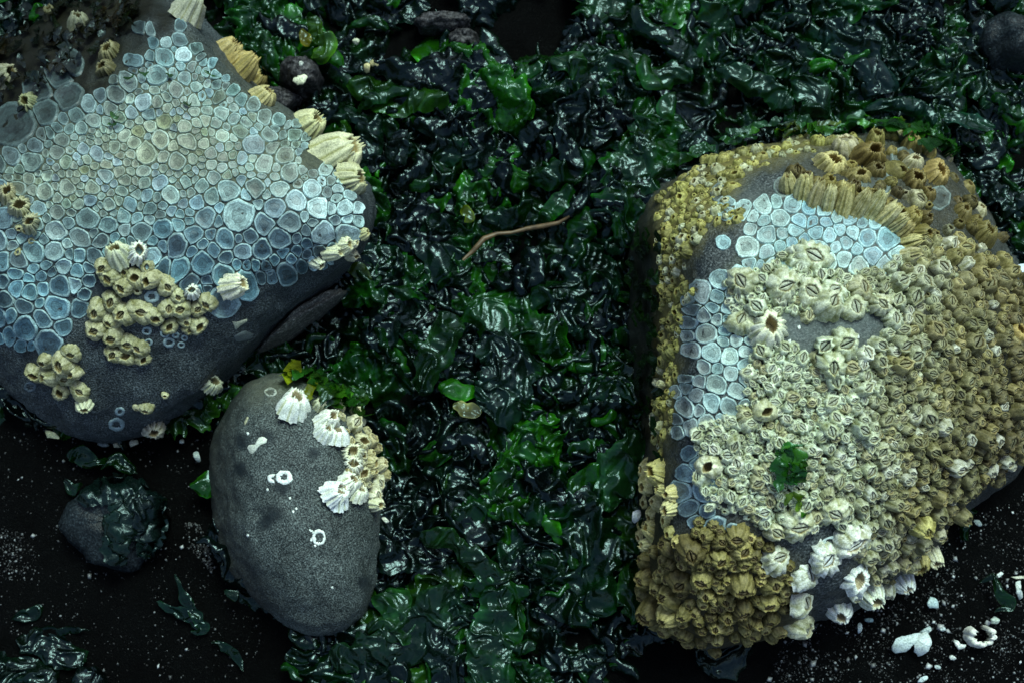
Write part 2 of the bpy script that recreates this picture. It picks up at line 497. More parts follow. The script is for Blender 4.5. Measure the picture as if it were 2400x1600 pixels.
# --- right boulder
R_BARE = [(1830, 725), (1900, 745), (1960, 735), (2060, 720), (2095, 725), (2080, 775), (2040, 800), (2010, 830), (1960, 795), (1925, 800), (1905, 850), (1860, 815), (1815, 800)]
R_BARE2 = [(1800, 1245), (1860, 1250), (1920, 1225), (1965, 1235), (2000, 1310), (1985, 1350), (1970, 1400), (1930, 1440), (1885, 1440), (1885, 1340), (1820, 1290)]
R_SCAR_TOP = [(1690, 455), (1760, 445), (1860, 478), (1960, 505), (2060, 535), (2110, 590), (2100, 625), (1960, 610), (1850, 600), (1790, 660), (1725, 655), (1760, 605), (1750, 570), (1765, 535), (1790, 510), (1700, 490)]
R_SCAR_LEFT = [(1690, 655), (1705, 690), (1720, 760), (1770, 800), (1745, 870), (1745, 940), (1700, 970), (1640, 1000), (1600, 1010), (1560, 1020), (1555, 960), (1600, 900), (1605, 800), (1620, 700)]
R_SCAR_LOW = [(1610, 1060), (1640, 1060), (1660, 1190), (1720, 1230), (1720, 1255), (1660, 1245), (1605, 1200)]
R_FIELD = [(1700, 660), (1760, 640), (1830, 600), (1870, 590), (1960, 640), (2060, 635), (2110, 600), (2180, 560), (2260, 560), (2330, 600), (2440, 680), (2480, 850), (2440, 1010), (2360, 1110), (2260, 1170), (2220, 1280), (2130, 1330), (2060, 1400), (2000, 1395), (1985, 1350), (2005, 1310), (1965, 1225), (1900, 1240), (1850, 1250), (1790, 1240), (1740, 1205), (1660, 1190), (1645, 1100), (1625, 1010), (1700, 975), (1745, 945), (1745, 870), (1775, 810), (1730, 760), (1705, 700)]
R_KNOB = [(1520, 1290), (1610, 1260), (1640, 1220), (1740, 1240), (1800, 1270), (1880, 1340), (1885, 1440), (1870, 1510), (1760, 1545), (1640, 1530), (1560, 1500), (1500, 1420)]
R_RIM = [(1540, 570), (1545, 465), (1640, 385), (1700, 345), (1850, 320), (2000, 310), (2010, 335), (1850, 365), (1760, 400), (1720, 440), (1710, 480), (1745, 505), (1710, 528), (1665, 515), (1640, 560), (1615, 600), (1600, 660), (1640, 690), (1600, 720), (1590, 860), (1575, 1000), (1545, 1080), (1530, 1000), (1545, 850), (1550, 720), (1550, 640)]
R_BACK = [(1880, 395), (1960, 350), (2080, 300), (2200, 340), (2300, 450), (2360, 560), (2260, 560), (2180, 555), (2130, 580), (2080, 500), (1980, 450), (1880, 450)]
R_SIDE = [(1505, 1090), (1570, 1080), (1590, 1180), (1570, 1270), (1510, 1290), (1495, 1180)]
def film_right(V, px, py, t):
    n = fbm(px / 45, py / 45, 9.0, 3)
    blend(t, soft_in(R_SCAR_TOP, px + 15 * n, py, 40) * 0.6, (0.15, 0.175, 0.16))
    blend(t, soft_in(R_FIELD, px + 12 * n, py, 50) * 0.9, (0.022, 0.021, 0.011))
    blend(t, soft_in([(1780, 600), (1860, 565), (1960, 620), (1960, 680), (1840, 720), (1740, 740), (1690, 690)], px + 20 * n, py + 20 * n, 50) * 0.8, (0.07, 0.10, 0.035))
    t[:, 3] *= 1 - soft_in(R_BARE2, px + 8 * n, py, 30)
    t[:, 3] *= 1 - soft_in(R_BARE, px + 10 * n, py, 30)
    blend(t, soft_in(R_BARE, px + 15 * n, py + 15 * n, 90) * 0.5, (0.20, 0.25, 0.24))
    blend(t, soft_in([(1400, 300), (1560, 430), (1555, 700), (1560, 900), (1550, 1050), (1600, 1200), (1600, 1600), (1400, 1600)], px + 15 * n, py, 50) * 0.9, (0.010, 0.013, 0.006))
    blend(t, soft_in(R_RIM, px + 14 * n, py + 14 * n, 26) * 0.95, (0.17, 0.15, 0.045))
    blend(t, soft_in(R_KNOB, px, py, 40) * 0.85, (0.05, 0.042, 0.014))
    blend(t, soft_in(R_BACK, px, py, 40) * 0.6, (0.05, 0.045, 0.022))
ROCK_R = loft_rock('barnacle_covered_boulder', (1930, 900), [
    (-0.03, [(1560, 560), (1620, 470), (1760, 430), (1950, 410), (2080, 410), (2200, 480), (2300, 620), (2380, 780), (2360, 960), (2240, 1080), (2120, 1200), (1980, 1300), (1850, 1370), (1680, 1400), (1590, 1340), (1560, 1200), (1550, 1000), (1550, 700)]),
    (0.012, [(1488, 530), (1530, 440), (1620, 388), (1700, 350), (1850, 320), (1980, 314), (2100, 298), (2200, 340), (2290, 450), (2350, 560), (2420, 640), (2490, 800), (2470, 1000), (2390, 1110), (2310, 1155), (2230, 1220), (2200, 1290), (2100, 1350), (2040, 1405), (1955, 1440), (1890, 1455), (1800, 1500), (1650, 1525), (1545, 1485), (1495, 1370), (1492, 1200), (1505, 1050), (1485, 900), (1478, 700)]),
    (0.055, [(1535, 525), (1580, 452), (1680, 388), (1800, 352), (1950, 340), (2080, 335), (2180, 385), (2265, 490), (2330, 590), (2410, 680), (2460, 820), (2430, 1000), (2350, 1100), (2260, 1165), (2195, 1255), (2090, 1335), (1985, 1395), (1890, 1425), (1790, 1460), (1660, 1480), (1570, 1440), (1530, 1330), (1540, 1200), (1545, 1000), (1538, 850), (1530, 700)]),
    (0.098, [(1612, 560), (1650, 500), (1725, 440), (1850, 425), (1980, 440), (2090, 490), (2170, 560), (2250, 640), (2320, 740), (2340, 850), (2310, 990), (2220, 1090), (2130, 1190), (2020, 1280), (1900, 1340), (1780, 1345), (1660, 1330), (1590, 1280), (1580, 1150), (1582, 1000), (1600, 850), (1602, 700)]),
    (0.124, [(1655, 600), (1730, 500), (1850, 485), (1980, 515), (2080, 580), (2160, 680), (2190, 800), (2130, 930), (2030, 1040), (1900, 1120), (1780, 1160), (1680, 1130), (1625, 1000), (1645, 850), (1640, 700)]),
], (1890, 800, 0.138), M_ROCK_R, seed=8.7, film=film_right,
    label='large boulder overgrown with pale and brown barnacles at the right')

# ------------------------------------------------------------ barnacles
def barnacle_mesh(seed, kind):
    r = random.Random(seed)
    M = 20 if kind in ('field', 'crust') else (54 if kind in ('ribbed', 'tall') else 32)
    h, ro, ribs, plates, oper_z = {
        'field': (1.4, 0.62, 0.09, 6, 0.82), 'dome': (1.0, 0.46, 0.05, 6, 0.66), 'open': (0.95, 0.50, 0.04, 6, None),
        'ribbed': (1.35, 0.52, 0.15, 9, None), 'tall': (2.9, 0.50, 0.17, 5, None), 'knob': (1.2, 0.52, 0.10, 6, 0.82),
        'crust': (0.8, 0.4, 0.10, 6, None)}[kind]
    h *= r.uniform(0.75, 1.25); ro *= r.uniform(0.9, 1.1)
    th = np.linspace(0, 2 * PI, M, endpoint=False)
    ph = r.uniform(0, 1)
    saw = np.abs(((th / (2 * PI) * plates + ph) % 1.0) - 0.5) * 2          # 1 at a suture
    groove = 1 - ribs * 1.6 * np.clip((saw - 0.55) / 0.45, 0, 1)
    rib = 1 + ribs * np.sin(th * plates * 2 + r.uniform(0, 6)) + ribs * 0.8 * np.array([r.uniform(-1, 1) for _ in th])
    if M > 40: rib = rib + 0.045 * np.sin(th * plates * 4 + 1.0) + 0.03 * np.sin(th * 17)
    out = 1 + 0.10 * np.sin(2 * th + r.uniform(0, 6)) + 0.06 * np.sin(3 * th + r.uniform(0, 6))
    p = 1.35
    dia = 1 / (np.abs(np.cos(th) / 1.22) ** p + np.abs(np.sin(th) / 0.85) ** p) ** (1 / p)
    jag = np.array([r.uniform(-1, 1) for _ in th]) * (0.16 if kind in ('ribbed', 'tall') else 0.09) * h - 0.10 * h * np.clip((saw - 0.6) / 0.4, 0, 1)
    belly = {'field': 0.94, 'dome': 0.98, 'open': 0.97, 'ribbed': 0.88, 'tall': 0.98, 'knob': 1.0, 'crust': 0.85}[kind]
    lean = (r.uniform(-0.1, 0.1), r.uniform(-0.1, 0.1))
    prof = [(1.06, -0.12, 0), (1.0, 0.06, 0), (0.5 + 0.5 * belly, 0.22, 0.0), (belly, 0.45, 0.0), ((belly + ro) / 2 * 1.10, 0.78, 0.25), (ro * 1.13, 0.97, 0.85), (ro * 0.97, 1.0, 1), (ro * 0.80, 0.86, 1), (ro * 0.78, 0.5, 1), (ro * 0.7, 0.12, 1)]
    V, rows = [], []
    for k, (rr, zz, f) in enumerate(prof):
        rg = 1 + (rib * groove - 1) * (0.55 if k < 2 else 1.0)
        shape = (1 - f) * out * rg + f * dia * (1 + 0.5 * (rib - 1))
        z = np.full(M, zz * h)
        if 5 <= k <= 6: z = z + jag
        if k < 7: shape = shape * (1 + 0.035 * np.array([r.uniform(-1, 1) for _ in th]))
        V.append(np.stack([rr * shape * np.cos(th) + lean[0] * zz, rr * shape * np.sin(th) + lean[1] * zz, z], -1))
    G = np.array(V)
    Vv = np.concatenate([G.reshape(-1, 3), [[lean[0] * 0.1, lean[1] * 0.1, 0.1 * h]]])
    F = [tuple(f) for f in grid_faces(len(prof), M, True).tolist()]
    last = (len(prof) - 1) * M
    F += [(last + j, last + (j + 1) % M, len(Vv) - 1) for j in range(M)]
    tint = np.ones((len(Vv), 3), np.float32)
    for k in range(len(prof)):
        sut = np.clip((saw - 0.72) / 0.28, 0, 1)
        base = 1.0
        cc = np.ones((M, 3)) * base
        if k < 5: cc = cc * (1 - 0.6 * sut[:, None] * np.array([0.8, 0.8, 1.2]))
        if k in (5, 6): cc = cc * np.array([1.12, 1.12, 1.05])
        if k >= 7: cc = cc * np.array([0.55, 0.45, 0.3])
        tint[k * M:(k + 1) * M] = cc
    tint[-1] = (0.3, 0.25, 0.15)
    op = None
    if oper_z is not None:
        # four lid plates meeting at a slit
        oz = h * oper_z
        ang = r.uniform(-0.12, 0.12)
        OV, OF = [], []
        Rx, Ry = ro * 0.80 * 1.22, ro * 0.80 * 0.85
        sx = r.uniform(-0.15, 0.15) * Rx
        for sy in (-1, 1):
            for (xa, xb) in ((-Rx, sx), (sx, Rx)):
                base = len(OV)
                K = 4
                for a_ in range(K):
                    x = xa + (xb - xa) * a_ / (K - 1)
                    ymax = Ry * max(0.02, (1 - (abs(x) / Rx) ** p)) ** (1 / p)
                    for b_ in range(4):
                        f = (0.0, 0.25, 0.65, 1.0)[b_]
                        y = 0.055 * ro * 1.6 + (ymax - 0.055 * ro) * f if ymax > 0.1 * ro else ymax * f
                        z = oz + h * (0.02 + 0.10 * (1 - f) * (1 - (x / Rx) ** 2) - 0.10 * (f > 0.9) - (0.07 if f == 0 else 0) + 0.02 * math.sin(a_ * 2.1))
                        OV.append((x, sy * y, z))
                for a_ in range(K - 1):
                    for b_ in range(3):
                        q = (base + a_ * 4 + b_, base + (a_ + 1) * 4 + b_, base + (a_ + 1) * 4 + b_ + 1, base + a_ * 4 + b_ + 1)
                        OF.append(q if sy > 0 else q[::-1])
        OV = np.array(OV) + np.array([lean[0] * 0.9, lean[1] * 0.9, 0])
        op = (OV, OF)
    return (Vv, F, tint), op
BM = {}
for kind, n in (('field', 7), ('dome', 5), ('open', 4), ('ribbed', 5), ('tall', 5), ('knob', 6), ('crust', 5)):
    BM[kind] = []
    for i in range(n):
        (V, F, T), op = barnacle_mesh(sum(map(ord, kind)) * 13 + i, kind)
        me = make_mesh('barnacle_' + kind, V, F, True, T, (M_WHITE if kind == 'ribbed' else M_SHELL,))
        om = make_mesh('operculum_' + kind, op[0], op[1], False, None, (M_OPER,)) if op else None
        BM[kind].append((me, om, (V, F, T), op))
def frame(n, spin):
    n = n.normalized()
    q = n.to_track_quat('Z', 'Y')
    return q.to_matrix().to_4x4() @ Matrix.Rotation(spin, 4, 'Z')

class Spec:
    def __init__(s, px, py, r, kind, col, lean=None, sc=(1, 1, 1), opcol=None, spin=None):
        s.px, s.py, s.r, s.kind, s.col, s.lean, s.sc, s.opcol, s.spin = px, py, r, kind, col, lean, sc, opcol, spin
def poisson(poly, radius, tries, seed, avoid=(), taken=None):
    """dart throwing in the photo plane; radius(px,py) may vary"""
    r = random.Random(seed)
    xs = [p[0] for p in poly]; ys = [p[1] for p in poly]
    pts = [] if taken is None else list(taken)
    n0 = len(pts)
    A = np.array([(p[0], p[1], p[2]) for p in pts]).reshape(-1, 3)
    cand = np.array([(r.uniform(min(xs), max(xs)), r.uniform(min(ys), max(ys))) for _ in range(tries)])
    ok = inside(poly, cand[:, 0], cand[:, 1])
    for av in avoid: ok &= ~inside(av, cand[:, 0], cand[:, 1])
    buf = np.zeros((n0 + tries, 3)); buf[:n0] = A; n = n0
    for x, y in cand[ok]:
        rad = radius(x, y, r)
        if n and np.any((buf[:n, 0] - x) ** 2 + (buf[:n, 1] - y) ** 2 < (0.82 * (buf[:n, 2] + rad)) ** 2): continue
        buf[n] = (x, y, rad); n += 1
    return [tuple(b) for b in buf[n0:n]]
def jit(c, r, v=0.12):
    k = 1 + r.uniform(-v, v)
    return tuple(max(0, x * k * (1 + r.uniform(-v, v) * 0.12)) for x in c)

def build_barnacles(rock, specs, max_parts, crust_name):
    r = random.Random(11)
    specs = sorted(specs, key=lambda s: -s.r * max(1, s.sc[2] if s.lean else 1))
    crustV, crustF, crustT, crustM, off = [], [], [], [], 0
    cnt = 0
    for s in specs:
        h = hit_smooth(rock, s.px, s.py)
        if h is None: continue
        loc, n = h
        if s.lean is not None:
            n = (RIGHT * s.lean[0] + UPV * s.lean[1] - FWD * s.lean[2]).normalized()
        else:
            n = (n + Vector((r.uniform(-1, 1), r.uniform(-1, 1), r.uniform(-0.3, 1))) * 0.34 - FWD * 0.15).normalized()
        size = s.r * MPP * (loc - CAM).dot(FWD) / DIST
        me, om, (V, F, T), op = BM[s.kind][r.randrange(len(BM[s.kind]))]
        spin = r.uniform(0, 2 * PI) if s.spin is None else s.spin
        S = Matrix.Diagonal((size * s.sc[0] * r.uniform(0.92, 1.08), size * s.sc[1] * r.uniform(0.92, 1.08), size * s.sc[2] * r.uniform(0.88, 1.15), 1))
        mw = Matrix.Translation(loc - n * size * 0.04) @ frame(n, spin) @ S
        oc = s.opcol or tuple(x * 0.72 for x in s.col)
        oc = jit(oc, r)
        if cnt < max_parts:
            b = obj('barnacle', me, rock.obj, color=s.col)
            b.matrix_world = mw
            if om is not None:
                q = obj('operculum', om, b, color=oc)
            cnt += 1
        else:
            m = np.array(mw)
            for (vv, ff, tt, c, mi) in ((V, F, T, s.col, 0),) + (((op[0], op[1], np.ones((len(op[0]), 3)), oc, 1),) if op else ()):
                w = np.asarray(vv) @ m[:3, :3].T + m[:3, 3]
                crustV.append(w); crustT.append(np.asarray(tt) * np.array(c)[None])
                crustF += [tuple(i + off for i in f) for f in ff]; crustM += [mi] * len(ff)
                off += len(vv)
    if crustV:
        me = make_mesh(crust_name, np.concatenate(crustV), crustF, True, np.concatenate(crustT), (M_SHELL, M_OPER), crustM)
        obj(crust_name, me, rock.obj, kind='stuff', label='tiny barnacles packed between the larger ones')

PALE = (0.64, 0.72, 0.57); BEIGE = (0.50, 0.50, 0.33); TAN = (0.27, 0.25, 0.13); GOLD = (0.31, 0.26, 0.085); BROWN = (0.10, 0.078, 0.028)
WHITE = (0.80, 0.84, 0.78); OLIVE = (0.36, 0.38, 0.21); YELLOW = (0.55, 0.50, 0.17)
def lerp(a, b, t):
    t = min(1, max(0, t)); return tuple(x + (y - x) * t for x, y in zip(a, b))

# --- left boulder: clusters read off the photograph (crop coordinates scaled back)
def cl(x, y): return x * 0.38265, y * 0.38265 + 500
specs = []
for x, y, q, k in [(680, 380, 60, 'dome'), (765, 445, 58, 'dome'), (840, 400, 62, 'open'), (930, 400, 62, 'open'), (1020, 440, 64, 'dome'), (1090, 500, 48, 'dome'),
                   (690, 535, 62, 'dome'), (600, 590, 66, 'dome'), (770, 610, 60, 'dome'), (865, 600, 78, 'dome'), (945, 630, 60, 'open'), (1030, 575, 60, 'dome'),
                   (1110, 580, 62, 'dome'), (1215, 580, 52, 'dome'), (1270, 535, 60, 'dome'), (1130, 655, 42, 'dome'), (1215, 680, 55, 'open'), (1150, 710, 36, 'dome'),
                   (690, 650, 56, 'dome'), (595, 705, 66, 'dome'), (705, 745, 66, 'dome'), (790, 785, 66, 'dome'), (860, 815, 55, 'dome'), (700, 855, 56, 'dome'),
                   (770, 870, 60, 'open'), (875, 885, 46, 'open'), (842, 475, 26, 'open'), (760, 360, 36, 'open'), (1040, 690, 50, 'open'), (838, 885, 30, 'open'),
                   (640, 330, 55, 'dome'), (905, 330, 40, 'open'), (295, 885, 50, 'dome'), (395, 905, 66, 'dome'), (320, 990, 56, 'dome'), (405, 1000, 52, 'dome'), (225, 965, 60, 'open'),
                   (490, 1080, 66, 'dome'), (375, 1080, 56, 'open'), (440, 850, 60, 'dome'), (460, 950, 48, 'dome'), (840, 1182, 26, 'dome'), (895, 1180, 44, 'dome'), (1010, 1110, 22, 'open'),
                   (160, 100, 28, 'open'), (120, 90, 24, 'open'), (200, 170, 26, 'open'), (110, 1250 - 1010, 22, 'open')]:
    px, py = cl(x, y)
    specs.append(Spec(px, py, q * 0.38265 * 1.08, k, jit((0.47, 0.47, 0.29), rng, 0.1), opcol=(0.26, 0.24, 0.13)))
for x, y, q, lean, col in [(740, 275, 80, (-0.2, 0.5, 0.9), (0.62, 0.66, 0.48)), (845, 245, 70, (0.4, 0.3, 0.9), WHITE), (1390, 440, 82, (0.9, 0.15, 0.55), (0.80, 0.80, 0.62)), (1180, 480, 50, (0.1, 0.2, 1), WHITE),
                           (520, 1165, 50, (0.2, -0.6, 0.7), (0.55, 0.58, 0.40)), (1285, 1045, 62, (0.6, 0.4, 0.6), (0.42, 0.46, 0.35)), (940, 1310, 68, (0.2, -0.4, 0.9), (0.44, 0.44, 0.36)),
                           (2020, 235, 62, (0.8, -0.1, 0.5), (0.66, 0.68, 0.48)), (2095, 200, 60, (0.8, 0.1, 0.5), (0.66, 0.68, 0.48)), (1935, 285, 48, (0.6, -0.5, 0.5), (0.70, 0.74, 0.58)), (2215, 130, 36, (0.8, 0.3, 0.5), (0.45, 0.45, 0.25)), (2160, 185, 34, (0.8, 0.1, 0.5), (0.6, 0.6, 0.42)),
                           (2140, 250, 36, (0.7, -0.3, 0.5), (0.6, 0.6, 0.42))]:
    px, py = cl(x, y)
    specs.append(Spec(px, py, q * 0.38265, 'ribbed', col, lean))
for x, y, q, lean, col, sz in [(715, 300, 40, (0.75, 0.55, 0.35), (0.55, 0.55, 0.32), 1.1), (772, 375, 56, (0.85, 0.42, 0.35), (0.58, 0.58, 0.38), 1.15), (800, 340, 34, (0.75, 0.6, 0.3), (0.54, 0.54, 0.34), 1.2), (812, 425, 40, (0.9, 0.1, 0.4), (0.52, 0.52, 0.32), 1.0),
                               (530, 125, 30, (0.7, 0.7, 0.2), (0.42, 0.34, 0.14), 1.1), (560, 165, 30, (0.7, 0.6, 0.3), (0.42, 0.34, 0.13), 1.0), (600, 190, 28, (0.7, 0.6, 0.3), (0.36, 0.29, 0.11), 1.0), (612, 232, 28, (0.7, 0.6, 0.3), (0.45, 0.40, 0.19), 1.0), (640, 215, 26, (0.7, 0.6, 0.3), (0.42, 0.38, 0.18), 1.0), (545, 150, 22, (0.7, 0.7, 0.2), (0.36, 0.28, 0.10), 1.1),
                               (435, 40, 34, (0.5, 0.8, 0.2), (0.36, 0.37, 0.28), 1.1), (260, 130, 24, (-0.2, 0.5, 0.8), (0.20, 0.19, 0.10), 1.0), (250, 165, 22, (-0.2, 0.3, 0.8), (0.16, 0.15, 0.08), 1.0), (10, 185, 30, (0.6, 0.4, 0.6), (0.26, 0.26, 0.18), 1.2), (70, 245, 24, (-0.2, 0.3, 0.9), (0.24, 0.26, 0.15), 1.0), (185, 60, 26, (0, 0.6, 0.6), (0.2, 0.21, 0.15), 1.0), (120, 40, 20, (0, 0.6, 0.6), (0.12, 0.12, 0.06), 1.0),
                               (20, 460, 26, (0.2, 0.3, 0.8), (0.40, 0.38, 0.24), 1.0), (50, 490, 28, (0.2, 0.2, 0.9), (0.42, 0.42, 0.27), 1.0), (75, 525, 24, (0.1, 0.1, 0.9), (0.40, 0.40, 0.26), 1.0)]:
    specs.append(Spec(px := x, y, q, 'ribbed', col, lean, (1, 1, sz)))
build_barnacles(ROCK_L, specs, 300, 'barnacle_crust')

# --- oval stone
def cp(x, y): return x * 0.4464 + 450, y * 0.4464 + 850
specs = []
for x, y, q, lean, col in [(530, 240, 84, (0.35, 0.75, 0.55), (0.80, 0.86, 0.80)), (700, 320, 60, (0.6, 0.55, 0.55), (0.82, 0.85, 0.76)), (690, 380, 50, (0.5, 0.6, 0.6), (0.80, 0.86, 0.80)), (755, 395, 60, (0.2, 0.85, 0.5), (0.82, 0.88, 0.84)),
                           (740, 690, 78, (0.7, 0.45, 0.5), (0.84, 0.90, 0.88)), (765, 735, 56, (0.2, 0.8, 0.5), (0.80, 0.88, 0.90)), (815, 640, 64, (0.7, 0.5, 0.5), (0.78, 0.82, 0.72)), (870, 695, 54, (0.4, 0.75, 0.5), (0.72, 0.76, 0.66)),
                           (835, 475, 60, (0.2, 0.3, 0.9), (0.74, 0.76, 0.58)), (845, 535, 52, (0.2, 0.2, 0.95), (0.82, 0.84, 0.74)), (670, 225, 40, (0.3, 0.5, 0.8), (0.55, 0.58, 0.42)), (945, 735, 46, (0.7, -0.1, 0.6), (0.66, 0.68, 0.48))]:
    px, py = cp(x, y)
    specs.append(Spec(px, py, q * 0.4464, 'ribbed', col, lean))
PEB = [cp(*p) for p in [(740, 220), (800, 200), (860, 250), (930, 340), (980, 440), (1000, 560), (985, 680), (960, 770), (930, 720), (860, 640), (800, 560), (820, 500), (880, 470), (800, 420), (790, 330)]]
for x, y, q in poisson(PEB, lambda x, y, r: r.uniform(8, 17), 4000, 41, taken=[(s.px, s.py, s.r * 0.55) for s in specs]):
    c = lerp((0.74, 0.75, 0.58), (0.46, 0.41, 0.20), rng.random())
    specs.append(Spec(x, y, q * 1.35, rng.choice(['ribbed', 'field', 'ribbed', 'knob']), c))
build_barnacles(ROCK_P, specs, 300, 'barnacle_crust')

# --- right boulder
specs = []
for x, y, q, k, lean, col, sc in [
    (1900, 605, 42, 'knob', None, (0.62, 0.68, 0.52), (1, 1, 0.8)), (1862, 615, 20, 'field', None, PALE, (1, 1, 1)), (1742, 660, 36, 'knob', None, (0.56, 0.60, 0.44), (1, 1, 0.9)), (1830, 670, 40, 'knob', None, (0.62, 0.66, 0.50), (1, 1, 0.8)),
    (1737, 758, 34, 'knob', None, (0.56, 0.60, 0.42), (1, 1, 0.9)), (1775, 725, 26, 'field', None, PALE, (1, 1, 1)), (1800, 772, 44, 'ribbed', (0.1, 0.3, 0.9), (0.74, 0.76, 0.60), (1, 1, 0.8)),
    (1896, 690, 36, 'knob', None, (0.66, 0.70, 0.54), (1, 1, 0.9)), (1930, 720, 34, 'knob', None, (0.60, 0.64, 0.48), (1, 1, 1)), (1997, 725, 34, 'knob', None, (0.58, 0.62, 0.46), (1, 1, 1)), (2058, 715, 30, 'knob', None, (0.66, 0.68, 0.50), (1, 1, 1)), (1945, 690, 32, 'knob', None, PALE, (1, 1, 1)), (2010, 680, 30, 'knob', None, BEIGE, (1, 1, 1)),
    (1975, 808, 40, 'knob', None, (0.62, 0.68, 0.50), (1, 1, 0.9)), (1945, 850, 36, 'knob', None, (0.62, 0.68, 0.48), (1, 1, 1)), (1665, 1090, 34, 'open', None, (0.74, 0.76, 0.56), (1, 1, 1)), (1790, 962, 30, 'open', None, (0.56, 0.58, 0.38), (1, 1, 1)),
    (1862, 1225, 40, 'knob', (0.15, -0.35, 0.9), (0.70, 0.74, 0.56), (1, 1, 0.8)), (1950, 1190, 33, 'knob', (0.1, -0.4, 0.9), (0.68, 0.72, 0.54), (1, 1, 0.9)), (1985, 1255, 38, 'knob', (0.35, -0.4, 0.85), (0.80, 0.84, 0.76), (1.2, 0.9, 1)),
    (1932, 1306, 40, 'knob', (0.25, -0.1, 0.95), (0.84, 0.90, 0.88), (1, 1, 0.7)), (2003, 1350, 42, 'ribbed', (0.2, -0.1, 0.95), (0.82, 0.88, 0.86), (1, 1, 0.6)), (2035, 1385, 34, 'ribbed', (0.3, -0.5, 0.8), (0.72, 0.78, 0.68), (1, 1, 0.8)), (1965, 1425, 34, 'ribbed', (0.1, -0.5, 0.8), (0.82, 0.88, 0.86), (1, 1, 0.8)),
    (2110, 1355, 30, 'ribbed', (0.3, -0.6, 0.7), (0.74, 0.80, 0.80), (1, 1, 0.9)), (1885, 1345, 40, 'knob', (0.5, 0.1, 0.8), (0.80, 0.86, 0.82), (1, 1, 0.6)), (1875, 1405, 38, 'knob', (0.7, -0.1, 0.6), (0.72, 0.76, 0.64), (1, 1, 0.7)), (1865, 1460, 36, 'knob', (0.7, -0.3, 0.6), (0.66, 0.68, 0.50), (1, 1, 0.8)), (1815, 1310, 36, 'knob', (0.3, 0.2, 0.9), (0.70, 0.74, 0.62), (1, 1, 0.7)),
    (1945, 395, 36, 'ribbed', (0.2, 0.5, 0.8), (0.55, 0.48, 0.22), (1, 1, 0.9)), (2030, 375, 32, 'ribbed', (0.2, 0.4, 0.9), (0.22, 0.165, 0.055), (1, 1, 0.9)), (2190, 410, 34, 'ribbed', (0.4, 0.4, 0.8), (0.36, 0.27, 0.10), (1, 1, 0.8)), (2010, 420, 26, 'ribbed', (0.1, 0.5, 0.8), (0.30, 0.25, 0.10), (1, 1, 0.9)), (2140, 430, 30, 'ribbed', (0.1, 0.4, 0.8), (0.22, 0.17, 0.06), (1, 1, 0.9)),
    (2155, 1225, 30, 'knob', (0.3, -0.4, 0.8), (0.56, 0.52, 0.20), (1, 1, 1)), (2230, 1270, 24, 'ribbed', (0.4, -0.5, 0.7), (0.70, 0.76, 0.76), (1, 1, 1)), (2205, 1285, 24, 'ribbed', (0.4, -0.5, 0.7), (0.66, 0.70, 0.66), (1, 1, 1)), (2180, 1290, 24, 'ribbed', (0.2, -0.6, 0.7), (0.6, 0.6, 0.45), (1, 1, 1)), (2150, 1310, 28, 'tall', (0.2, -0.7, 0.6), (0.45, 0.40, 0.16), (1, 1, 0.5)), (2385, 780, 24, 'open', None, (0.40, 0.30, 0.10), (1, 1, 1))]:
    specs.append(Spec(x, y, q, k, col, lean, sc))
# row of tall barnacles fanned along the ridge
for i, (x, y) in enumerate([(1852, 455), (1880, 466), (1908, 482), (1940, 488), (1972, 495), (2002, 501), (2032, 509), (2058, 520), (2082, 534), (2102, 550), (2116, 572), (2118, 602)]):
    t = i / 11
    ang = math.radians(98 - 84 * t ** 1.3 + rng.uniform(-9, 9))
    specs.append(Spec(x, y, rng.uniform(15, 18.5), 'tall', jit(lerp((0.60, 0.58, 0.34), (0.44, 0.38, 0.16), rng.random()), rng, 0.2), (math.cos(ang), math.sin(ang) * 0.95, 0.62), (1, 1, rng.uniform(0.95, 1.6))))
for i in range(12):
    t = i / 11
    specs.append(Spec(1870 + 260 * t + rng.uniform(-8, 8), 418 + 90 * t + rng.uniform(-8, 8), rng.uniform(20, 27), rng.choice(['ribbed', 'ribbed', 'knob']), lerp(GOLD, BROWN, rng.random()), None))
taken = [(s.px, s.py, s.r * 0.75) for s in specs if s.kind != 'tall']
# main field
def fld_r(x, y, r):
    b = 11.5 + 3.5 * soft_in([(1850, 560), (2150, 600), (2250, 800), (2100, 1000), (1990, 1000), (1930, 900), (1830, 790)], np.array([x]), np.array([y]), 120)[0]
    if x > 2150: b += 2
    if y > 1180: b += 4
    return b * r.choice([0.7, 0.8, 0.95, 1.1, 1.3])
for x, y, q in poisson(R_FIELD, fld_r, 14000, 5, avoid=(R_BARE, R_BARE2), taken=taken):
    nz = float(fbm(x / 90, y / 90, 3.3, 2))
    f = (x - 1970 + 0.15 * (y - 900)) / 230 + 0.5 * nz
    c = lerp(PALE, TAN, f)
    if f > 1: c = lerp(TAN, BROWN, (f - 1) * 1.1)  # browner shells rightward, with edge darkening also painted into their colour
    if y < 640 and x > 2100: c = lerp(c, GOLD, 0.6)
    c = lerp(c, OLIVE, 0.5 * max(0, nz))
    if rng.random() < 0.18: c = lerp(c, (0.42, 0.36, 0.16), 0.6)
    elif rng.random() < 0.15: c = lerp(c, WHITE, 0.5)
    if y > 1230: c = lerp(c, WHITE, rng.random() * 0.4)
    specs.append(Spec(x, y, q * 1.33, 'field' if rng.random() < 0.88 else 'knob', jit(c, rng), opcol=jit(lerp(tuple(0.8 * q_ for q_ in c), (0.24, 0.25, 0.17), 0.3), rng)))
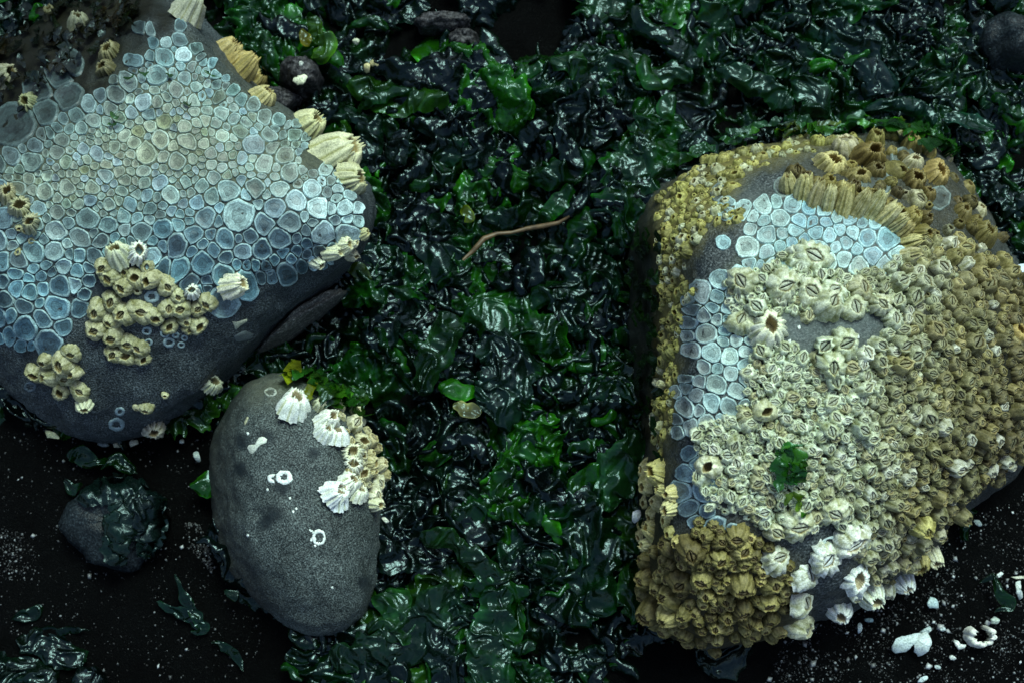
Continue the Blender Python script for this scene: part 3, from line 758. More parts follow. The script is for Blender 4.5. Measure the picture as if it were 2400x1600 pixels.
for x, y, q in poisson(R_FIELD, lambda x, y, r: r.uniform(4.5, 7.5), 9000, 15, avoid=(R_BARE, R_BARE2), taken=[(s.px, s.py, s.r * 0.62) for s in specs]):
    f = (x - 1970 + 0.15 * (y - 900)) / 230 + rng.uniform(-0.4, 0.4)
    c = lerp(PALE, TAN, f)
    if f > 1: c = lerp(TAN, BROWN, (f - 1) * 1.1)  # same rightward browning, painted edge darkening included
    specs.append(Spec(x, y, q * 1.5, 'crust' if rng.random() < 0.6 else 'field', jit(c, rng, 0.25), opcol=jit(tuple(0.6 * q_ for q_ in c), rng)))
# knob at the lower left
for x, y, q in poisson(R_KNOB, lambda x, y, r: r.choice([11, 15, 20, 25]), 5000, 6, taken=[(s.px, s.py, s.r * 0.8) for s in specs]):
    nz = float(fbm(x / 70, y / 70, 8.0, 2))
    c = lerp((0.34, 0.30, 0.11), (0.12, 0.10, 0.032), 0.5 + nz)
    if rng.random() < 0.3: c = lerp(c, (0.58, 0.50, 0.20), 0.7)
    specs.append(Spec(x, y, q * 1.34, 'knob', jit(c, rng), opcol=jit((0.13, 0.10, 0.04), rng)))
# back slope
for x, y, q in poisson(R_BACK, lambda x, y, r: r.choice([12, 16, 20, 25]), 2600, 9, avoid=([(1770, 360), (1900, 350), (1960, 380), (1890, 420), (1760, 430)], [(2170, 430), (2240, 440), (2240, 510), (2190, 530)]), taken=[(s.px, s.py, s.r * 0.8) for s in specs]):
    c = lerp(GOLD, BROWN, rng.random())
    if rng.random() < 0.3: c = lerp(c, (0.55, 0.55, 0.4), 0.6)
    specs.append(Spec(x, y, q * 1.2, rng.choice(['ribbed', 'ribbed', 'crust', 'knob']), jit(c, rng, 0.3)))
# golden rim crust and left flank lumps
for x, y, q in poisson(R_RIM, lambda x, y, r: r.choice([5.5, 7, 9, 12]), 9000, 13, taken=[(s.px, s.py, s.r * 0.8) for s in specs]):
    c = lerp((0.46, 0.44, 0.14), (0.22, 0.21, 0.07), rng.random())
    if rng.random() < 0.25: c = (0.52, 0.54, 0.36)
    specs.append(Spec(x, y, q * 1.6, rng.choice(['crust', 'knob', 'crust']), jit(c, rng, 0.2)))
for x, y, q in poisson(R_SIDE, lambda x, y, r: r.choice([14, 18, 24]), 900, 14, taken=[(s.px, s.py, s.r * 0.8) for s in specs]):
    specs.append(Spec(x, y, q * 1.3, rng.choice(['crust', 'ribbed']), jit(lerp(YELLOW, (0.62, 0.58, 0.32), rng.random()), rng)))
build_barnacles(ROCK_R, specs, 300, 'barnacle_crust')

# ------------------------------------------------------------ basal plates (barnacle scars): packed cells on the rock skin
def clip_half(poly, nx, ny, c):
    """keep points with nx*x+ny*y <= c"""
    out = []
    n = len(poly)
    for i in range(n):
        a, b = poly[i], poly[(i + 1) % n]
        da = nx * a[0] + ny * a[1] - c; db = nx * b[0] + ny * b[1] - c
        if da <= 0: out.append(a)
        if (da < 0 < db) or (db < 0 < da):
            t = da / (da - db)
            out.append((a[0] + (b[0] - a[0]) * t, a[1] + (b[1] - a[1]) * t))
    return out
def cells(pts, gap, rmax=1.85, relax=2):
    for _ in range(relax):
        pts = [(0.35 * x + 0.65 * np.mean([p[0] for p in pl]), 0.35 * y + 0.65 * np.mean([p[1] for p in pl]), q) for x, y, q, pl in cells(pts, 0, rmax, 0)]
    pts = np.array(pts); res = []
    for i, (x, y, q) in enumerate(pts):
        R = q * rmax
        poly = [(x + R * math.cos(t), y + R * math.sin(t)) for t in np.linspace(x % 6, x % 6 + 2 * PI, 9, endpoint=False)]
        dd = np.hypot(pts[:, 0] - x, pts[:, 1] - y)
        for j in np.where((dd > 0) & (dd < q * 4 + 20))[0]:
            x2, y2, q2 = pts[j]; d = dd[j]
            nx, ny = (x2 - x) / d, (y2 - y) / d
            m = d * q / (q + q2) - gap                     # weighted boundary
            poly = clip_half(poly, nx, ny, nx * x + ny * y + m)
            if len(poly) < 3: break
        if len(poly) >= 3: res.append((x, y, q, poly))
    return res
def chaikin(p):
    o = []
    for i in range(len(p)):
        a, b = p[i], p[(i + 1) % len(p)]
        o += [(a[0] * .78 + b[0] * .22, a[1] * .78 + b[1] * .22), (a[0] * .22 + b[0] * .78, a[1] * .22 + b[1] * .78)]
    return o
def scar_geo(rock, cell, r, thick=1.0):
    x, y, q, poly = cell
    poly = chaikin(poly)
    cx = sum(p[0] for p in poly) / len(poly); cy = sum(p[1] for p in poly) / len(poly)
    K = 20
    TH = np.linspace(0, 2 * PI, K, endpoint=False)
    R = poly_polar(poly, np.array((cx, cy)), TH)
    if R.min() < 2: return None
    R = R * (1 + 0.06 * np.array([r.uniform(-1, 1) for _ in TH]))
    mm = 0.001 * (0.6 + q / 45) * thick
    lift = r.uniform(0.6, 1.4)
    prof = [(1.04, -0.5), (1.0, 0.7 * lift), (0.94, 1.05 * lift), (0.84, 0.70 * lift), (0.55, 0.30 * lift), (0.25, 0.20 * lift)]
    V, rad = [], []
    wob = [r.uniform(0.85, 1.15) for _ in TH]
    for f, hh in prof:
        for k in range(K):
            h = hit(rock, cx + R[k] * f * math.cos(TH[k]), cy + R[k] * f * math.sin(TH[k]))
            if h is None: return None
            hz = hh * (wob[k] if f > 0.6 else 1)
            V.append(tuple(h[0] + h[1] * (hz * mm))); rad.append(f * r.uniform(0.94, 1.04))
    h = hit(rock, cx, cy)
    V.append(tuple(h[0] + h[1] * (0.34 * lift * mm))); rad.append(0.1)
    # rim steeper than the jump limit: the cell bridges two sides of the rock
    VV = np.array(V)
    if np.ptp(VV[:, 2]) > 0.034: return None
    F = [tuple(f) for f in grid_faces(len(prof), K, True)[:, ::-1].tolist()]
    last = (len(prof) - 1) * K
    F += [(last + (j + 1) % K, last + j, len(V) - 1) for j in range(K)]
    F = [f[::-1] for f in F]
    return V, F, rad
def build_scars(rock, groups, max_parts, seed):
    """groups: list of (cells, colour function)"""
    r = random.Random(seed)
    allc = [(c, fn) for cs, fn in groups for c in cs]
    allc.sort(key=lambda t: -t[0][2])
    n = 0
    SV, SF, ST, SR, off = [], [], [], [], 0
    for c, fn in allc:
        g = scar_geo(rock, c, r)
        if g is None: continue
        col = fn(c[0], c[1], r)
        V, F, rad = g
        if n < max_parts:
            me = make_mesh('basal_plate', V, F, True, None, (M_SCAR,), rad=rad)
            obj('basal_plate', me, rock.obj, color=col); n += 1
        else:
            SV.append(np.array(V)); ST.append(np.tile(np.array(col)[None], (len(V), 1))); SR += rad
            SF += [tuple(i + off for i in f) for f in F]; off += len(V)
    if SV:
        me = make_mesh('basal_plate_crust', np.concatenate(SV), SF, True, np.concatenate(ST), (M_SCAR,), rad=SR)
        obj('basal_plate_crust', me, rock.obj, kind='stuff', label='small basal plates between the larger ones')

def scar_col_left(x, y, r):
    g = soft_in(L_SCAR_GREEN, np.array([x]), np.array([y]), 120)[0]
    right = min(1, max(0, (x - 450) / 300)) * min(1, max(0, (y - 300) / 100))
    blue = lerp((0.15, 0.36, 0.43), (0.58, 0.82, 0.82), right * 0.9 if y < 560 else 0.1)
    if r.random() < 0.3: blue = lerp(blue, (0.06, 0.115, 0.15), 0.8)
    elif r.random() < 0.2: blue = lerp(blue, (0.62, 0.84, 0.84), 0.6)
    if y > 520 and x > 380 and r.random() < 0.5: blue = lerp(blue, (0.08, 0.15, 0.20), 0.6)
    green = (0.33, 0.38, 0.27)
    if r.random() < 0.2: green = lerp(green, (0.30, 0.42, 0.46), 0.7)
    if r.random() < 0.12: green = (0.26, 0.30, 0.15)
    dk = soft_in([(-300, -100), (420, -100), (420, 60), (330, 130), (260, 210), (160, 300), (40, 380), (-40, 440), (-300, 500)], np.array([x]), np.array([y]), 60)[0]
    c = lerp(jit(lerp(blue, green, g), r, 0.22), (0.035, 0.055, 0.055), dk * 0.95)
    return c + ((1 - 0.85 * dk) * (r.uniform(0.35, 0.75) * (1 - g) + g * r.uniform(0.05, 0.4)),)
CL_A = [cl(*p) for p in [(560, 300), (760, 300), (980, 330), (1110, 440), (1180, 500), (1330, 500), (1330, 620), (1250, 740), (1000, 720), (900, 700), (930, 900), (840, 950), (660, 900), (530, 720), (540, 540), (620, 480)]]
def lsize(x, y, r):
    if inside(L_SCAR_BLUE, [x], [y])[0] and y > 430: return r.choice([11, 15, 19, 22, 24])
    return r.choice([8, 11, 14, 17, 22])
L_ALL = [(310, 160), (400, 110), (480, 100), (570, 205), (665, 268), (735, 330), (805, 395), (866, 455), (876, 530), (840, 590), (700, 625), (600, 655), (520, 700), (480, 690), (400, 620), (300, 600), (220, 640), (165, 740), (100, 815), (-60, 790), (-80, 400), (60, 350), (200, 260)]
big = [(552, 500, 40), (350, 360, 26), (203, 515, 27), (140, 720, 30), (60, 758, 27), (140, 675, 28), (640, 490, 26), (680, 520, 26), (600, 445, 25), (598, 340, 24), (660, 560, 27), (760, 545, 25), (45, 305, 34), (82, 378, 24), (385, 60, 26), (335, 112, 20), (455, 85, 20), (375, 180, 26), (140, 190, 22), (105, 212, 22), (152, 225, 22), (110, 250, 20), (160, 160, 20), (325, 145, 16), (420, 95, 18), (430, 130, 20), (280, 225, 22)]
pts = list(big)
pts += poisson(L_ALL, lsize, 16000, 21, avoid=(CL_A,), taken=pts)
pts += poisson([(300, 150), (330, 60), (400, 30), (470, 60), (530, 140), (560, 200), (480, 190), (400, 160)], lambda x, y, r: r.choice([11, 14, 18]), 900, 22, taken=pts)
pts = [p for p in pts if not (inside([cl(*q) for q in [(700, 230), (900, 200), (920, 330), (760, 340)]], [p[0]], [p[1]])[0])]
lc = cells(pts, 1.3)
build_scars(ROCK_L, [(lc, scar_col_left)], 300, 31)

def scar_col_right(x, y, r):
    c = lerp((0.28, 0.48, 0.48), (0.54, 0.70, 0.63), r.random())
    if x > 1850 and y < 600: c = lerp((0.24, 0.48, 0.56), (0.52, 0.74, 0.74), r.random())
    if x < 1660: c = lerp((0.26, 0.34, 0.34), (0.42, 0.50, 0.46), r.random())
    if y > 1040: c = (0.16, 0.26, 0.31)
    if y < 490 and (x > 2120 or y < 460) and (x > 2020 or x < 1880): return (0.13, 0.16, 0.14, 0.2)
    return jit(c, r, 0.2) + (r.uniform(0.3, 0.8),)
rs = []
rp = poisson(R_SCAR_TOP, lambda x, y, r: r.choice([13, 16, 19, 22]), 5000, 51)
rp += poisson(R_SCAR_LEFT, lambda x, y, r: r.choice([13, 16, 19, 22]), 5000, 52, taken=rp)
rp += poisson(R_SCAR_LOW, lambda x, y, r: r.choice([14, 18, 22]), 800, 53, taken=rp)
rp += [(2200, 465, 20), (1695, 570, 12), (2115, 375, 20), (1865, 372, 26), (1800, 385, 22), (1705, 470, 18), (1840, 445, 20), (2050, 430, 26)]
build_scars(ROCK_R, [(cells(rp, 1.2, 1.5), scar_col_right)], 300, 54)

# ------------------------------------------------------------ rings and patches of shell left on the stones
def ring_mark(rock, px, py, ro, ri, col, seed, arc=(0, 2 * PI), squash=0.85):
    r = random.Random(seed); K = 26
    TH = np.linspace(arc[0], arc[1], K, endpoint=False if arc[1] - arc[0] > 6.2 else True)
    V = []
    jo = [r.uniform(0.93, 1.07) for _ in TH]; ji = [r.uniform(0.7, 1.3) for _ in TH]
    for f, hz in ((1.0, -0.1), (0.97, 0.35), (0.5, 0.5), (0.04, 0.35), (0.0, -0.1)):
        for k, t in enumerate(TH):
            R = ri * ji[k] + (ro * jo[k] - ri * ji[k]) * f
            h = hit(rock, px + R * math.cos(t), py + R * squash * math.sin(t))
            if h is None: return
            V.append(tuple(h[0] + h[1] * hz * 0.001))
    F = grid_faces(5, K, arc[1] - arc[0] > 6.2)
    me = make_mesh('shell_ring', V, F, True, None, (M_WHITE,))
    obj('shell_ring', me, rock.obj, color=col)
def patch_mark(rock, poly, col, seed, name='shell_patch'):
    r = random.Random(seed)
    cx = sum(p[0] for p in poly) / len(poly); cy = sum(p[1] for p in poly) / len(poly)
    K = 24; TH = np.linspace(0, 2 * PI, K, endpoint=False)
    R = poly_polar(poly, np.array((cx, cy)), TH)
    V = []
    for f, hz in ((1.0, -0.1), (0.93, 0.3), (0.4, 0.4)):
        for k, t in enumerate(TH):
            h = hit(rock, cx + R[k] * f * math.cos(t), cy + R[k] * f * math.sin(t))
            if h is None: return
            V.append(tuple(h[0] + h[1] * hz * 0.001 * r.uniform(0.7, 1.2)))
    h = hit(rock, cx, cy); V.append(tuple(h[0] + h[1] * 0.0004))
    F = [tuple(f) for f in grid_faces(3, K, True).tolist()] + [(2 * K + j, 2 * K + (j + 1) % K, 3 * K) for j in range(K)]
    me = make_mesh(name, V, F, True, None, (M_WHITE,))
    obj(name, me, rock.obj, color=col)
W = (0.80, 0.88, 0.84)
ring_mark(ROCK_P, *cp(484, 600), 20, 8, W, 1); ring_mark(ROCK_P, *cp(425, 606), 13, 3, W, 2, (1.2, 5.2))
ring_mark(ROCK_P, *cp(667, 915), 16, 9, W, 3, squash=1.2); ring_mark(ROCK_P, *cp(612, 905), 14, 10, W, 4, (-1.5, 1.2), 1.1)
ring_mark(ROCK_P, *cp(412, 152), 15, 10, (0.34, 0.38, 0.33), 5, squash=0.7)
patch_mark(ROCK_P, [cp(*p) for p in [(285, 435), (310, 425), (330, 430), (350, 390), (375, 383), (402, 405), (385, 425), (360, 430), (340, 450), (325, 478), (305, 478)]], (0.66, 0.72, 0.62), 6)
patch_mark(ROCK_P, [cp(*p) for p in [(270, 320), (290, 280), (300, 285), (280, 325)]], (0.35, 0.36, 0.24), 7)
for i, (x, y) in enumerate([(513, 710), (546, 765), (530, 780), (292, 905), (292, 370), (645, 960), (735, 1180), (395, 665)]):
    px, py = cp(x, y)
    patch_mark(ROCK_P, [(px - 3, py - 2), (px + 2, py - 4), (px + 4, py + 1), (px, py + 4)], W, 20 + i)
for i, (x, y, ro, ri) in enumerate([(1035, 790, 14, 7), (1130, 762, 8, 4), (1010, 735, 12, 6), (900, 720, 12, 6), (930, 512, 18, 8), (1650, 360, 10, 6), (185, 1060, 14, 9), (715, 1290, 19, 9), (380, 1320, 12, 7), (1110, 805, 9, 5), (910, 790, 10, 5), (735, 1210, 12, 5), (1075, 745, 9, 4)]):
    px, py = cl(x, y)
    ring_mark(ROCK_L, px, py, ro, ri, (0.26, 0.36, 0.39) if i not in (6, 8) else (0.10, 0.14, 0.17), 40 + i)
patch_mark(ROCK_L, [cl(*p) for p in [(1420, 660), (1450, 665), (1515, 645), (1525, 655), (1470, 690), (1440, 715), (1435, 690)]], (0.42, 0.46, 0.34), 60)
patch_mark(ROCK_L, [cl(*p) for p in [(1430, 750), (1500, 715), (1560, 740), (1540, 770), (1450, 790)]], (0.12, 0.15, 0.155), 61, 'mineral_patch')
ring_mark(ROCK_R, 1952, 1280, 30, 19, (0.62, 0.76, 0.78), 70)
for i, (x, y) in enumerate([(1872, 768), (1890, 830), (1850, 800), (2010, 790)]):
    patch_mark(ROCK_R, [(x - 4, y - 3), (x + 3, y - 6), (x + 5, y + 2), (x, y + 5)], W, 80 + i)

# ------------------------------------------------------------ seaweed
SAND_L = [(-300, 940), (120, 990), (330, 1010), (500, 900), (520, 1200), (560, 1400), (700, 1480), (760, 1540), (620, 1640), (420, 1700), (250, 1700), (180, 1620), (-300, 1560)]
SAND_R = [(1880, 1400), (2050, 1350), (2250, 1150), (2420, 1040), (2700, 1000), (2700, 1900), (1480, 1900), (1470, 1580), (1600, 1530)]
DARK_T = [(920, -60), (1300, -60), (1340, 60), (1260, 140), (1100, 130), (960, 90)]
ROCKS_IN = [[(60, 120), (420, 60), (560, 230), (780, 400), (840, 520), (600, 720), (420, 900), (200, 940), (0, 860), (-120, 500)],
            [(640, 920), (800, 980), (850, 1140), (840, 1340), (740, 1440), (600, 1340), (530, 1150), (550, 980)],
            [(1560, 560), (1700, 420), (2050, 360), (2200, 420), (2340, 650), (2400, 900), (2200, 1180), (1900, 1380), (1640, 1450), (1560, 1300), (1560, 900)]]
def bed_mask(px, py):
    n = 45 * fbm(px / 80, py / 80, 6.0, 3)
    m = np.ones(np.shape(px))
    for s in (SAND_L, SAND_R, DARK_T):
        m = m * (1 - soft_in(s, px + n, py + n, 80))
    return m
def bed_low(x, y):
    """broad lie of the weed bed, metres"""
    return 0.006 + 0.010 * fbm(x * 9, y * 9, 12.0, 3)
def ridged(x, y, z, sharp=2.0):
    return (1 - np.clip(np.abs(noise(x, y, z)) * 1.35, 0, 1)) ** sharp
def crumple(x, y, s, z):
    """foil-like folds: sharp crests, smooth hollows; s = fold size in metres"""
    wx = x + s * 0.55 * noise(x / s * 0.6, y / s * 0.6, z + 3.1)
    wy = y + s * 0.55 * noise(x / s * 0.6, y / s * 0.6, z + 9.7)
    h = 0.75 * ridged(wx / s * 0.6, wy / s * 0.6, z, 3.2)
    h = h + 0.45 * ridged(wx / s * 1.5 + 5, wy / s * 0.9, z + 1.7, 2.8) * (0.4 + 0.9 * np.clip(noise(x / s * 0.4, y / s * 0.4, z + 6) + 0.5, 0, 1))
    h = h + 0.20 * ridged(wx / s * 3.4, wy / s * 2.4 + 2, z + 4.4, 2.0)
    return h
nx_, ny_ = 640, 470
bx = np.linspace(-0.40, 0.40, nx_); by = np.linspace(-0.29, 0.33, ny_)
BX, BY = np.meshgrid(bx, by, indexing='ij')
px, py = proj(np.stack([BX, BY, np.zeros_like(BX)], -1).reshape(-1, 3))
mask = bed_mask(px, py).reshape(BX.shape)
ed = np.clip(np.minimum(np.minimum(BX + 0.40, 0.40 - BX), np.minimum(BY + 0.29, 0.33 - BY)) / 0.03, 0, 1)
mask = mask * ed
BZ = bed_low(BX, BY) - 0.004 + 0.011 * (crumple(BX, BY, 0.013, 0.5) - 0.4) + 0.002 * crumple(BX, BY, 0.005, 2.5)
BZ = BZ * mask - 0.012 * (1 - mask)
cn = fbm(BX * 30, BY * 30, 7.7, 3)
c0 = np.array([0.002, 0.008, 0.004]); c1 = np.array([0.007, 0.046, 0.005])
f = np.clip(cn * 0.9 + 0.35, 0, 1)[..., None]
BT = c0 * (1 - f) + c1 * f
me = make_mesh('seaweed_bed', np.stack([BX, BY, BZ], -1).reshape(-1, 3), grid_faces(nx_, ny_)[:, ::-1], True, BT.reshape(-1, 3), (M_WEED,))
obj('seaweed_bed', me, kind='stuff', label='dense bed of wet dark green seaweed between the rocks', cat='seaweed')

def frond_geo(x0, y0, heading, L, Wd, seed, lift, fold=0.016, amp=0.006, curve=0.0, res=0.0013, width_fn=None, dark=0.5, base=None, centre=None, droop=0.006, hz=None):
    r = random.Random(seed); z0 = r.uniform(0, 200); roll = r.uniform(-0.45, 0.45)
    nu = max(8, int(L / res)); nv = max(6, int(Wd / res))
    u = np.linspace(0, 1, nu)[:, None]; v = np.linspace(-1, 1, nv)[None, :]
    if centre is not None:
        cpts = np.array(centre); k = len(cpts)
        tt = np.linspace(0, k - 1, nu); i = np.minimum(tt.astype(int), k - 2); fr = (tt - i)[:, None]
        p0 = cpts[np.maximum(i - 1, 0)]; p1 = cpts[i]; p2 = cpts[i + 1]; p3 = cpts[np.minimum(i + 2, k - 1)]
        C = 0.5 * (2 * p1 + (p2 - p0) * fr + (2 * p0 - 5 * p1 + 4 * p2 - p3) * fr ** 2 + (3 * p1 - p0 - 3 * p2 + p3) * fr ** 3)
        T = np.gradient(C, axis=0); T /= np.linalg.norm(T, axis=1)[:, None]
    else:
        ang = heading + curve * (u[:, 0] - 0.5) * 2
        T = np.stack([np.cos(ang), np.sin(ang)], -1)
        C = np.cumsum(T, 0) * (L / nu); C = C - C.mean(0) + np.array([x0, y0])
    Nn = np.stack([-T[:, 1], T[:, 0]], -1)
    wf = (np.clip(np.sin(PI * np.clip(u * 0.94 + 0.03, 0, 1)), 0, 1) ** 0.45) if width_fn is None else width_fn(u)
    wl = wf * (1 + 0.35 * noise(u * L / 0.012, 0.0, z0) + 0.16 * noise(u * L / 0.004, 3.0, z0))
    wr = wf * (1 + 0.35 * noise(u * L / 0.012, 9.0, z0) + 0.16 * noise(u * L / 0.004, 7.0, z0))
    w = np.where(v < 0, wl, wr) * Wd * 0.5
    X = C[:, None, 0] + Nn[:, None, 0] * w * v
    Y = C[:, None, 1] + Nn[:, None, 1] * w * v
    lx, ly = u * L + 0 * v, w * v
    X = X + fold * 0.30 * noise(lx / fold, ly / fold, z0 + 20)
    Y = Y + fold * 0.30 * noise(lx / fold, ly / fold, z0 + 40)
    ca, sa = math.cos(z0), math.sin(z0)
    cr = crumple((lx * ca - ly * sa) * 0.75, lx * sa + ly * ca, fold, z0)
    ru = np.abs(v) ** 3 * noise(lx / 0.006, v * 1.5, z0 + 60) * np.minimum(0.004, Wd * 0.22)
    Z = (bed_low(X, Y) if hz is None else hz) + lift + amp * (cr - 0.45) + ru + roll * w * v - droop * (np.abs(v) ** 4) - droop * 0.8 * np.abs(2 * u - 1) ** 6
    dn = np.clip(0.5 + 0.9 * fbm(lx / 0.03, ly / 0.03, z0 + 80, 2), 0, 1)[..., None]
    b = np.array(base if base else (0.014, 0.060, 0.012))
    Tn = b * (1 - dark * dn)
    edge = (np.abs(v) ** 6)[..., None]
    Tn = Tn * (1 + 1.3 * edge)
    return np.stack([X, Y, Z], -1).reshape(-1, 3), grid_faces(nu, nv), Tn.reshape(-1, 3)

GREENS = [(0.0015, 0.007, 0.005), (0.002, 0.011, 0.006), (0.002, 0.010, 0.006), (0.002, 0.017, 0.004), (0.006, 0.045, 0.005), (0.0015, 0.006, 0.006), (0.018, 0.11, 0.005), (0.003, 0.014, 0.009), (0.003, 0.022, 0.004), (0.002, 0.008, 0.006), (0.008, 0.055, 0.005)]
GREENS = [(q[0] * 1.3, q[1] * 1.6, q[2]) if q[1] > 0.012 else q for q in GREENS]
def where_label(px, py):
    if py < 330 and px > 1500: return 'behind the right boulder', 'fronds behind the right boulder'
    if py < 330: return 'behind the left boulder', 'fronds behind the left boulder'
    if py > 1150 and px > 880 and px < 1600: return 'low right of the oval stone', 'fronds right of the oval stone'
    if py > 1150: return 'on the sand by the oval stone', 'fronds on the black sand'
    if px < 1200: return 'beside the left boulder', 'fronds beside the left boulder'
    return 'left of the right boulder', 'fronds at the foot of the right boulder'
# middle layers: draped sheets
r = random.Random(77)
made = []
tries = 0
while len(made) < 330 and tries < 9000:
    tries += 1
    px, py = r.uniform(-150, 2550), r.uniform(-120, 1720)
    if any(inside(q, [px], [py])[0] for q in ROCKS_IN): continue
    m = bed_mask(np.array([px]), np.array([py]))[0]
    if r.random() > m or m < 0.55: continue
    if any((px - a) ** 2 + (py - b) ** 2 < 38 ** 2 for a, b in made): continue
    made.append((px, py))
named = {}
SV, SF, ST, off = [], [], [], 0
for i, (px, py) in enumerate(made):
    w = P(px, py, 0.008)
    big_one = i < 110
    L = r.uniform(0.045, 0.085) if big_one else r.uniform(0.026, 0.052)
    Wd = L * (r.uniform(0.35, 0.8) if r.random() < 0.7 else r.uniform(0.12, 0.25))
    g = r.choice(GREENS) if r.random() < 0.9 else (0.025, 0.11, 0.008)
    V, F, T = frond_geo(w.x, w.y, r.uniform(0, 2 * PI), L, Wd, 1000 + i, r.uniform(0.0, 0.011) if not big_one else r.uniform(0.003, 0.012), fold=r.uniform(0.007, 0.014), amp=r.uniform(0.006, 0.011), curve=r.uniform(-0.9, 0.9), base=g, dark=0.55, res=0.00105, droop=0.004)
    if big_one and -20 < px < 2420 and -20 < py < 1620:
        tone = 'bright green' if g[1] > 0.085 else ('mid green' if g[1] > 0.018 else 'blackish')
        wl, gr = where_label(px, py)
        me = make_mesh('seaweed_frond', V, F, True, T, (M_WEED,))
        o = obj('seaweed_frond', me, cat='seaweed', group=tone + ' ' + gr)
        named.setdefault((tone, wl), []).append((px, o))
    else:
        SV.append(V); SF.append(F + off); ST.append(T); off += len(V)
ORD = ['leftmost', 'second from left', 'third from left', 'fourth from left', 'fifth from left', 'sixth from left', 'seventh from left', 'eighth from left', 'ninth from left', 'tenth from left', 'eleventh from left', 'twelfth from left', 'thirteenth from left']
for (tone, wl), lst in named.items():
    lst.sort(key=lambda q: q[0])
    for k, (_, o) in enumerate(lst):
        o['label'] = 'wet %s seaweed frond %s' % (tone, wl) + ('' if len(lst) == 1 else (', rightmost such' if k == len(lst) - 1 else ', %s' % ORD[min(k, 12)]))
# small scraps that break up the surface
k = 0
for _ in range(7000):
    if k >= 420: break
    px, py = r.uniform(-100, 2500), r.uniform(-80, 1680)
    if any(inside(q, [px], [py])[0] for q in ROCKS_IN): continue
    m = bed_mask(np.array([px]), np.array([py]))[0]
    if r.random() > m or m < 0.3: continue
    k += 1
    w = P(px, py, 0.010)
    L = r.uniform(0.014, 0.040)
    g = r.choice(GREENS)
    V, F, T = frond_geo(w.x, w.y, r.uniform(0, 2 * PI), L, L * r.uniform(0.12, 0.45), 5000 + k, r.uniform(0.003, 0.016), fold=r.uniform(0.006, 0.010), amp=r.uniform(0.003, 0.007), curve=r.uniform(-1.2, 1.2), base=g, res=0.0013, droop=0.003)
    SV.append(V); SF.append(F + off); ST.append(T); off += len(V)
me = make_mesh('seaweed_scraps', np.concatenate(SV), np.concatenate(SF), True, np.concatenate(ST), (M_WEED,))
obj('seaweed_scraps', me, kind='stuff', label='tangle of small torn seaweed scraps over the bed', cat='seaweed')

